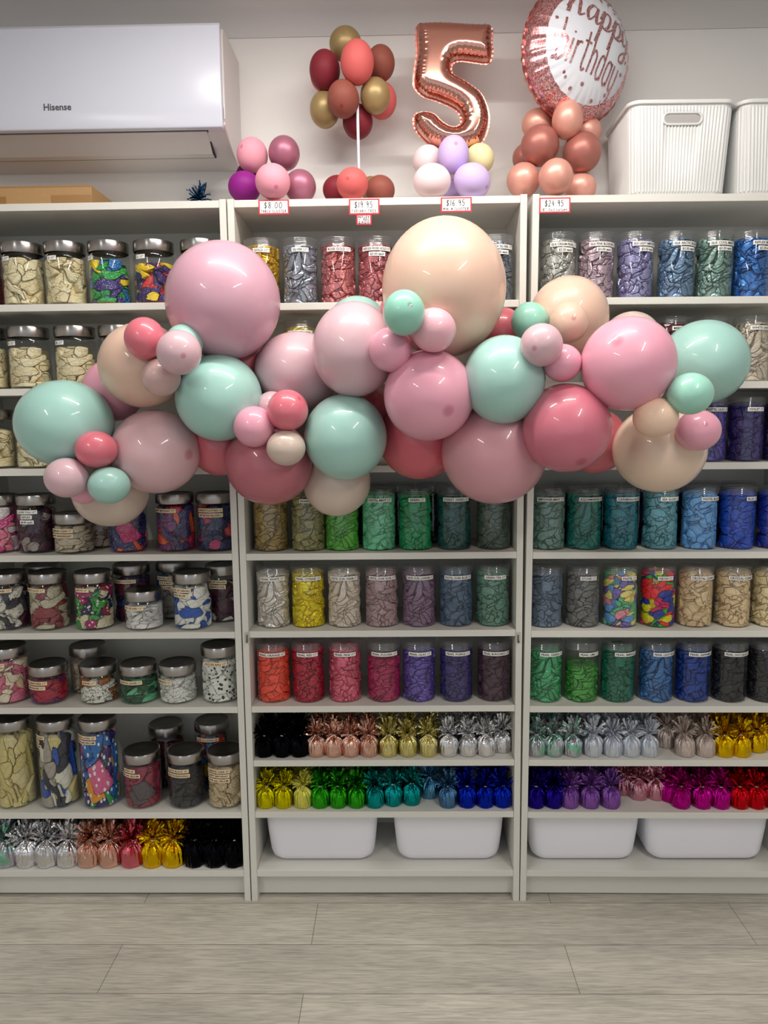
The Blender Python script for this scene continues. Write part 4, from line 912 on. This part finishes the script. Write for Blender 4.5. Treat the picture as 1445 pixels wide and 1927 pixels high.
def in_front(px, py, rp, c, r, o):
    qx, qy, rq, qc, qr = o; D = math.hypot(px-qx, py-qy)
    if D > rp+rq-3: return True
    lo, hi = max(-rp, D-rq), min(rp, D+rq); t = (lo+hi)/2
    ux, uy = ((qx-px)/D, (qy-py)/D) if D > 1 else (0, 0)
    a = hit(px+ux*t, py+uy*t, c, r); b = hit(px+ux*t, py+uy*t, qc, qr)
    return a is None or b is None or a < b-.002
for px, py, rx, ry, col, lab, dot in G:
    Y = -.02
    while Y > -1.0:
        c, r = place(px, py, rx, ry, Y)
        if Y <= -(r*.97+.004) and all((c-q).length >= .86*(r+s) and in_front(px, py, math.sqrt(rx*ry), c, r, pq) for q, s, pq in placed): break
        Y -= .004
    placed.append((c, r, (px, py, math.sqrt(rx*ry), c, r)))
    balloon(px, py, rx, ry, Y, col, lab, 'balloons tied into the pastel garland', dot)
    print('G', round(Y, 3), round(r, 3), lab)

def rest(px, py, rx, ry, zt=2.0185):
    Y = .0
    best = None
    for k in range(60):
        c, r = place(px, py, rx, ry, Y); e = c.z-r*(ry/math.sqrt(rx*ry))-zt
        if best is None or abs(e) < best[0]: best = (abs(e), Y)
        Y += .004
    return best[1]
PK2, CHR, PUR = (232, 158, 174), (176, 110, 132), (140, 30, 130)
BUR, COR, BRN, GLD = (128, 38, 50), (214, 102, 100), (144, 80, 68), (168, 144, 98)
LIL, WPK, YEL = (206, 184, 234), (240, 216, 218), (242, 232, 178)
SAL, RGB_ = (226, 164, 148), (172, 108, 98)
TOP = [
 # group, entries px,py,rx,ry,col,pearl,Y(None=rest),label,dot
 ('table cluster', [
  (470, 335, 28, 30, (90, 15, 70), 0, .16, 'dark purple balloon hidden inside the pink and purple cluster', None),
  (460, 352, 32, 30, PUR, 0, .09, 'purple balloon at the left of the pink cluster', None),
  (565, 351, 31, 32, CHR, 1, .085, 'pearly mauve balloon at lower right of the pink cluster', None),
  (474.5, 292, 30, 34, PK2, 0, .115, 'pink balloon at upper left of the pink cluster', (456, 275)),
  (534.5, 288.5, 31, 33, CHR, 1, .115, 'pearly mauve balloon at the top of the pink cluster', None),
  (513, 341.5, 34.5, 34, PK2, 0, None, 'pink balloon at the front above the 8.00 tag', (519, 351))]),
 ('topiary tree', [
  (698, 356, 22, 24, GLD, 1, .18, 'gold balloon barely visible in the topiary base', None),
  (635, 357, 29, 27, BUR, 0, .12, 'burgundy balloon in the base of the topiary', None),
  (715, 358, 29, 28, BRN, 0, .115, 'rust brown balloon in the base of the topiary', None),
  (663, 346, 31, 31, COR, 0, None, 'coral balloon in the topiary base above its tag', (654, 336)),
  (610, 143, 28, 30, COR, 0, .205, 'coral balloon behind the left burgundy one, topiary head', None),
  (718, 189, 30, 35, COR, 0, .19, 'coral balloon behind at the right of topiary head', None),
  (650, 83, 33, 33, GLD, 1, .17, 'gold balloon at the top of the topiary head', None),
  (611, 206, 30, 35, GLD, 1, .16, 'gold balloon at the lower left of topiary head', None),
  (673, 229, 30, 33, BUR, 0, .16, 'burgundy balloon at the bottom of the topiary head', None),
  (716, 119, 29, 34, BRN, 0, .16, 'rust brown balloon at right of the topiary head', None),
  (611, 132, 31, 38, BUR, 0, .13, 'burgundy balloon at left of the topiary head', None),
  (706, 180, 30, 34, GLD, 1, .11, 'gold balloon at front right of the topiary head', None),
  (646, 186, 32, 36, BRN, 0, .09, 'rust brown balloon at the front of topiary head', (642, 199)),
  (672, 117, 34, 42, COR, 0, .07, 'coral balloon at the front top of topiary head', None)]),
 ('mini number cluster', [
  (854, 358, 22, 22, LIL, 0, .15, 'lilac balloon hidden low inside the number cluster', None),
  (805, 303, 30, 30, WPK, 0, .125, 'blush balloon at upper left under the number five', None),
  (902, 299, 29, 29, YEL, 0, .13, 'pale yellow balloon under the number five', None),
  (813, 341, 37, 33, WPK, 0, None, 'blush balloon at the front left under number five', None),
  (888.5, 341, 38, 34, LIL, 0, None, 'lilac balloon at the front right under number five', (919, 351)),
  (853, 291, 31, 37, LIL, 0, .06, 'lilac balloon touching the foot of the number five', (857, 269))]),
 ('foil column', [
  (990, 297, 27, 28, RGB_, 1, .17, 'copper balloon behind the left of the column', None),
  (1011, 234, 31, 30, SAL, 1, .15, 'salmon balloon at top left of the column', None),
  (1105, 248, 28, 29, SAL, 1, .16, 'salmon balloon at top right of the column', None),
  (985, 339, 33, 33, SAL, 1, .09, 'salmon balloon at bottom left of the column', None),
  (1092, 354, 31, 30, SAL, 1, .11, 'salmon balloon at bottom right of the column', None),
  (1016, 274, 38, 39, RGB_, 1, .08, 'copper balloon at middle left of the column', None),
  (1095, 287, 38, 39, RGB_, 1, .09, 'copper balloon at middle right of the column', None),
  (1068, 226, 31, 37, SAL, 1, .07, 'salmon balloon at front top under the round foil balloon', None),
  (1046, 333, 34, 35, SAL, 1, None, 'salmon balloon at front bottom above the 24.95 tag', None)]),
]
for gname, ents in TOP:
    for px, py, rx, ry, col, pearl, Y, lab, dot in ents:
        if Y is None: Y = rest(px, py, rx, ry)
        balloon(px, py, rx, ry, Y, col, lab, 'latex balloons of the '+gname, dot, bool(pearl), matt=not pearl)
        print('T', round(Y, 3), round(place(px, py, rx, ry, Y)[1], 3), round(place(px, py, rx, ry, Y)[0].z, 3), lab)
# topiary stick
a = P(672.5, 195, .102); b = Vector((P(676, 330, .102).x, .102, 2.0185))
t = thing('support_stick', (b.x, b.y, 2.0185), 'clear straight stick holding up the topiary head', 'stick')
MB().tube([(0, 0, 0), tuple(a-b)], .0042, 12).build('rod', pm('translucent_rod', (222, 224, 232), .2, coat=.5), t)
MB().lathe([(.0001, 0), (.03, 0), (.03, .004), (.006, .006), (.006, .012), (.0001, .012)], 24).build('foot_plate', pm('white_plastic', (235, 235, 235), .4), t)

# ------------------------------------------------------------------ foil number 5
RG = foil((222, 138, 120), .13)
def foil_mat(col, rough=.14):
    mt = bpy.data.materials.new('smooth_foil'); mt.use_nodes = True; b_ = mt.node_tree.nodes['Principled BSDF']
    setp(b_, Base_Color=lin(col), Roughness=rough, Metallic=1.0); return mt
SFO = foil_mat((224, 164, 148))
OUT5 = [(786, 50), (800, 47), (822, 46), (850, 47), (880, 49), (908, 50), (921, 51), (925, 60), (924, 80), (926, 98), (922, 114), (914, 119), (895, 117), (873, 114), (858, 115), (850, 121), (848, 132), (852, 142), (866, 150), (886, 163), (904, 178), (914, 198), (919, 220), (917, 242), (909, 262), (897, 275), (876, 282), (852, 283), (826, 280), (804, 268), (788, 252), (780, 238), (779, 222), (786, 215), (802, 213), (818, 218), (828, 228), (842, 238), (856, 241), (866, 235), (868, 224), (862, 210), (846, 199), (820, 188), (800, 182), (786, 172), (779, 158), (781, 130), (785, 100), (784, 72)]
def inflate5():
    Y0 = .135; pts = [P(x, y, Y0) for x, y in OUT5]; o0 = P(852, 165, Y0)
    pl = [((p-o0).x, (p-o0).z) for p in pts]
    q = [pl[-1]]+pl+[pl[0], pl[1]]; dense = []
    for i in range(1, len(q)-2):
        for k in range(6):
            t = k/6; a_, b_, c_, d_ = q[i-1], q[i], q[i+1], q[i+2]
            dense.append(tuple(.5*((2*b_[m])+(c_[m]-a_[m])*t+(2*a_[m]-5*b_[m]+4*c_[m]-d_[m])*t*t+(3*b_[m]-a_[m]-3*c_[m]+d_[m])*t**3) for m in (0, 1)))
    import numpy as np
    D = np.array(dense); E = np.roll(D, -1, 0)
    seg = np.linalg.norm(E-D, axis=1); arc = np.concatenate([[0], np.cumsum(seg)])[:-1]
    def dist(p):
        v = E-D; w_ = np.array(p)-D; t = np.clip((w_*v).sum(1)/((v*v).sum(1)+1e-12), 0, 1); d = np.hypot(*(w_-v*t[:, None]).T); i = int(d.argmin()); return d[i], arc[i]+t[i]*seg[i]
    def inside(p):
        x, y = p; c = ((D[:, 1] > y) != (E[:, 1] > y)) & (x < (E[:, 0]-D[:, 0])*(y-D[:, 1])/(E[:, 1]-D[:, 1]+1e-15)+D[:, 0]); return c.sum() % 2 == 1
    st = .0030; ip = []
    x0, z0 = D.min(0); x1, z1 = D.max(0); j = 0; z = z0
    while z < z1:
        x = x0+(st/2 if j % 2 else 0)
        while x < x1:
            if inside((x, z)):
                d, s = dist((x, z))
                if d > .0016: ip.append((x, z, d, s))
            x += st
        z += st*.87; j += 1
    nb = len(dense); V2 = [Vector(p) for p in dense]+[Vector((a_, b_)) for a_, b_, _, _ in ip]
    res = geometry.delaunay_2d_cdt(V2, [(i, (i+1) % nb) for i in range(nb)], [], 1, 1e-7)
    vv, ff = res[0], res[2]; W = .036
    hs = []
    for v in vv:
        d, s = dist((v.x, v.y))
        t = min(1, d/W); h = .042*math.sqrt(max(0, 1-(1-t)**2.2))
        wr = (sin(s*2*pi/.0115+2.5*sin(s*60))+.6*sin(s*2*pi/.0071))*.0017*min(1, d/.006)*max(0, 1-d/.030)
        hs.append(h+wr if d > 1e-4 else 0)
    n = len(vv); mb = MB()
    vs = [(v.x, -h, v.y) for v, h in zip(vv, hs)]+[(v.x, h, v.y) for v, h in zip(vv, hs)]
    fs = [tuple(f) for f in ff]; fs2 = [tuple(i+n for i in reversed(f)) for f in ff]
    mb.add(vs, fs+fs2)
    t = thing('number_balloon', tuple(o0), 'rose gold foil balloon shaped as number 5', 'foil balloon')
    bd = mb.build('foil_body', SFO, t, ang=180)
    bm = bmesh.new(); bm.from_mesh(bd.data); bmesh.ops.recalc_face_normals(bm, faces=bm.faces); bm.to_mesh(bd.data); bm.free()
    # scalloped heat-sealed seam
    sm = MB(); vs = []; m_ = len(dense)
    for i in range(m_):
        a_, b_ = D[(i-1) % m_], D[(i+1) % m_]; tx, tz = b_-a_; l = math.hypot(tx, tz) or 1; nx, nz = tz/l, -tx/l
        s = arc[i]; wv = .0028+.0022*abs(sin(s*pi/.0115)); yo = .0012*sin(s*2*pi/.0115)
        px_, pz_ = D[i]
        if inside((px_+nx*.002, pz_+nz*.002)): nx, nz = -nx, -nz
        vs += [(px_-nx*.001, -.0006, pz_-nz*.001), (px_+nx*wv, yo-.0004, pz_+nz*wv), (px_+nx*wv, yo+.0004, pz_+nz*wv), (px_-nx*.001, .0006, pz_-nz*.001)]
    fs = []
    for i in range(m_):
        k = (i+1) % m_
        for c in range(3): fs.append((4*i+c, 4*i+c+1, 4*k+c+1, 4*k+c))
    sm.add(vs, fs).build('seam', foil_mat((208, 128, 118), .3), t)
    p = P(913, 53, .13)-o0; MB().lathe([(.0001, .012), (.004, .008), (.0055, .002), (.003, -.004), (.0001, -.005)], 10).build('fill_tab', foil_mat((170, 60, 60), .25), t, loc=tuple(p))
inflate5()

# ------------------------------------------------------------------ round foil balloon "happy birthday"
def round_foil():
    Y0 = .115; c0 = P(1083, 108, Y0); R = .171; T = .088
    nrm = Vector((.42, -.90, -.06)).normalized(); rt = Vector((0, 0, 1)).cross(-nrm) ; rt = (-nrm).cross(Vector((0, 0, 1))).normalized(); up = rt.cross(-nrm).normalized()
    a = rad(-17); rt2 = rt*cos(a)+up*sin(a); up2 = up*cos(a)-rt*sin(a)
    M = Matrix((rt2, up2, nrm)).transposed().to_4x4(); M.translation = c0
    t = thing('foil_balloon', (0, 0, 0), 'round white and rose gold foil balloon reading happy birthday', 'foil balloon'); t.matrix_world = M
    n = 180
    def surf(r, th):
        q = max(0, 1-r**2.3); h = T*q**.62
        k = max(0, (r-.45)/.55); wr = (sin(th*34+1.5*sin(th*5))+.5*sin(th*61+2))*.0032*k*k*min(1, (1-r)/.06+.25)
        pk = 1-.012*abs(sin(th*17))*(r > .97)
        return (R*r*pk*cos(th), R*r*pk*sin(th), h+wr*(1 if r < .999 else 0))
    radii = [0.001]+[i/34 for i in range(1, 33)]+[.965, .985, 1.0]
    def part(r0, r1, nm, mt, side):
        rs = [r for r in radii if r0 <= r <= r1]; mb = MB(); loops = []
        for r in rs:
            loops.append([(x, y, side*z) for x, y, z in [surf(r, 2*pi*i/n) for i in range(n)]])
        mb.loft(loops, False, False); o = mb.build(nm, mt, t, ang=180)
        bm = bmesh.new(); bm.from_mesh(o.data); bmesh.ops.recalc_face_normals(bm, faces=bm.faces); bm.to_mesh(o.data); bm.free()
    wmat = pm('white_foil', (222, 224, 232), .3, .0, coat=.35)
    gl = bpy.data.materials.new('glitter_foil'); gl.use_nodes = True; nt = gl.node_tree; b_ = nt.nodes['Principled BSDF']
    setp(b_, Metallic=.9, Roughness=.25)
    vo = nt.nodes.new('ShaderNodeTexVoronoi'); vo.inputs['Scale'].default_value = 420; tc = nt.nodes.new('ShaderNodeTexCoord')
    crr = nt.nodes.new('ShaderNodeValToRGB'); e = crr.color_ramp.elements; e[0].color = lin((190, 105, 110)); e[0].position = .2; e[1].color = lin((250, 215, 215)); e[1].position = .95
    sp = nt.nodes.new('ShaderNodeSeparateColor'); nm_ = nt.nodes.new('ShaderNodeBump'); nm_.inputs['Strength'].default_value = .5; nm_.inputs['Distance'].default_value = .001
    nt.links.new(tc.outputs['Object'], vo.inputs['Vector']); nt.links.new(vo.outputs['Color'], sp.inputs[0]); nt.links.new(sp.outputs[0], crr.inputs[0]); nt.links.new(crr.outputs[0], b_.inputs['Base Color'])
    nt.links.new(sp.outputs[1], nm_.inputs['Height']); nt.links.new(nm_.outputs[0], b_.inputs['Normal'])
    cut = 27/34
    part(0, cut, 'white_face', wmat, 1); part(cut, 1, 'glitter_border', gl, 1); part(0, 1, 'back_skin', foil_mat((215, 140, 132), .15), -1)
    # seam flange
    mb = MB(); loops = []
    for rr, y in ((.995, -.0006), (1.03, -.0004), (1.03, .0004), (.995, .0006)):
        loops.append([(R*(rr-(.012*abs(sin(a_*17)) if rr > 1 else 0))*cos(a_), R*(rr-(.012*abs(sin(a_*17)) if rr > 1 else 0))*sin(a_), y+(.002*sin(a_*34) if rr > 1 else 0)) for a_ in [2*pi*i/n for i in range(n)]])
    mb.loft(loops+[loops[0]], False, False).build('seam', foil_mat((205, 125, 120), .25), t)
    def onto(u, v, off=.0012):
        r = math.hypot(u, v); x, y, z = surf(min(r, .99), math.atan2(v, u)); return (x, y, z+off)
    ink = gl
    mb = MB()
    def stroke(pts, wd, n_=8, fine=False):
        q = cr(pts, n_); L_ = [wd]*len(q)
        if fine:  # brush pen: heavier on down strokes
            L_ = []
            for i in range(len(q)):
                a_, b_ = q[max(i-1, 0)], q[min(i+1, len(q)-1)]; dx, dy = b_[0]-a_[0], b_[1]-a_[1]; l = math.hypot(dx, dy) or 1
                L_.append(wd*(.75+.75*max(0, -dy/l)))
        v, f = ribbon(q, L_); mb.add([onto(*p) for p in v], f)
    # happy (script); local units: fraction of R
    def H_(pts, x, y, s=1): return [(x+px*s, y+py*s) for px, py in pts]
    S = .33; x = -.56; y = .27
    stroke(H_([(-.15, .25), (.15, .9), (.42, 1.55), (.35, 1.75), (.15, 1.4), (.0, .6), (-.08, 0)], x, y, S), .040, fine=True)
    stroke(H_([(-.05, .25), (.2, .75), (.42, .8), (.42, .4), (.45, .05), (.7, .2)], x, y, S), .036, fine=True)
    x += .245
    stroke(H_([(.62, .72), (.35, .82), (.1, .45), (.2, .05), (.45, .3), (.62, .78), (.58, .3), (.66, .03), (.9, .25)], x, y, S), .036, fine=True)
    for _ in (0, 1):
        x += .262
        stroke(H_([(.0, .35), (.2, .85), (.12, .1), (.0, -.75)], x, y, S), .040, fine=True)
        stroke(H_([(.12, .3), (.35, .82), (.6, .7), (.55, .25), (.3, .0), (.12, .2)], x, y, S), .034, fine=True)
        stroke(H_([(.3, 0), (.6, .05), (.95, .4)], x, y, S), .026)
    x += .262
    stroke(H_([(.05, .8), (.05, .3), (.25, .1), (.5, .4), (.6, .8), (.55, .2), (.4, -.6), (.1, -.75), (.1, -.45), (.5, -.1), (.85, .2)], x, y, S), .036, fine=True)
    # birthday (tall narrow capitals-height lower case)
    hh = .54; x = -.58; y0 = -.42; w_ = .108; sw = .033; ad = .164
    def B(*sts):
        for s_ in sts:
            stroke([(x+px*w_, y0+py*hh) for px, py in s_], sw, 6)
    B([(0, 1.1), (0, .5), (0, 0)], [(0, .1), (.4, -.02), (.9, .1), (1, .3), (.95, .5), (.5, .62), (0, .55)]); x += ad
    B([(.1, .62), (.1, .3), (.1, 0)], [(.1, .82), (.1, .77)]); x += ad*.55
    B([(0, .62), (0, .3), (0, 0)], [(0, .45), (.3, .6), (.8, .62)]); x += ad*.85
    B([(.3, 1.0), (.3, .5), (.3, .12), (.6, -.02), (.95, .05)], [(-.2, .72), (.3, .72), (.9, .72)]); x += ad*.95
    B([(0, 1.1), (0, .5), (0, 0)], [(0, .45), (.4, .62), (.85, .5), (.9, .2), (.9, 0)]); x += ad
    B([(.95, 1.1), (.95, .5), (.95, 0)], [(.95, .12), (.5, -.02), (.05, .12), (0, .3), (.1, .52), (.5, .62), (.95, .5)]); x += ad
    B([(.95, .62), (.95, .3), (.95, 0)], [(.95, .12), (.5, -.02), (.05, .12), (0, .3), (.1, .52), (.5, .62), (.95, .5)]); x += ad
    B([(0, .62), (.05, .2), (.4, -.02), (.9, .1)], [(.95, .62), (.95, 0), (.9, -.3), (.5, -.42), (0, -.32)])
    mb.build('lettering', ink, t, smooth=False)
    dots = MB(); rnd = random.Random(3)
    for u, v in [(-.55, .62), (-.68, .45), (-.72, .12), (-.66, -.12), (-.6, -.42), (-.35, -.55), (-.3, -.6), (0, -.58), (.25, .68), (.45, .62), (-.05, .72), (.3, -.68), (.66, -.1), (.7, .12), (-.15, -.7), (.1, .74), (.5, -.5)]:
        rr = rnd.uniform(.022, .032); dots.add([onto(u+rr*cos(2*pi*k/10), v+rr*sin(2*pi*k/10)) for k in range(10)], [tuple(range(10))])
    dots.build('confetti_dots', ink, t, smooth=False)
round_foil()
print('OBJS', len(bpy.data.objects))
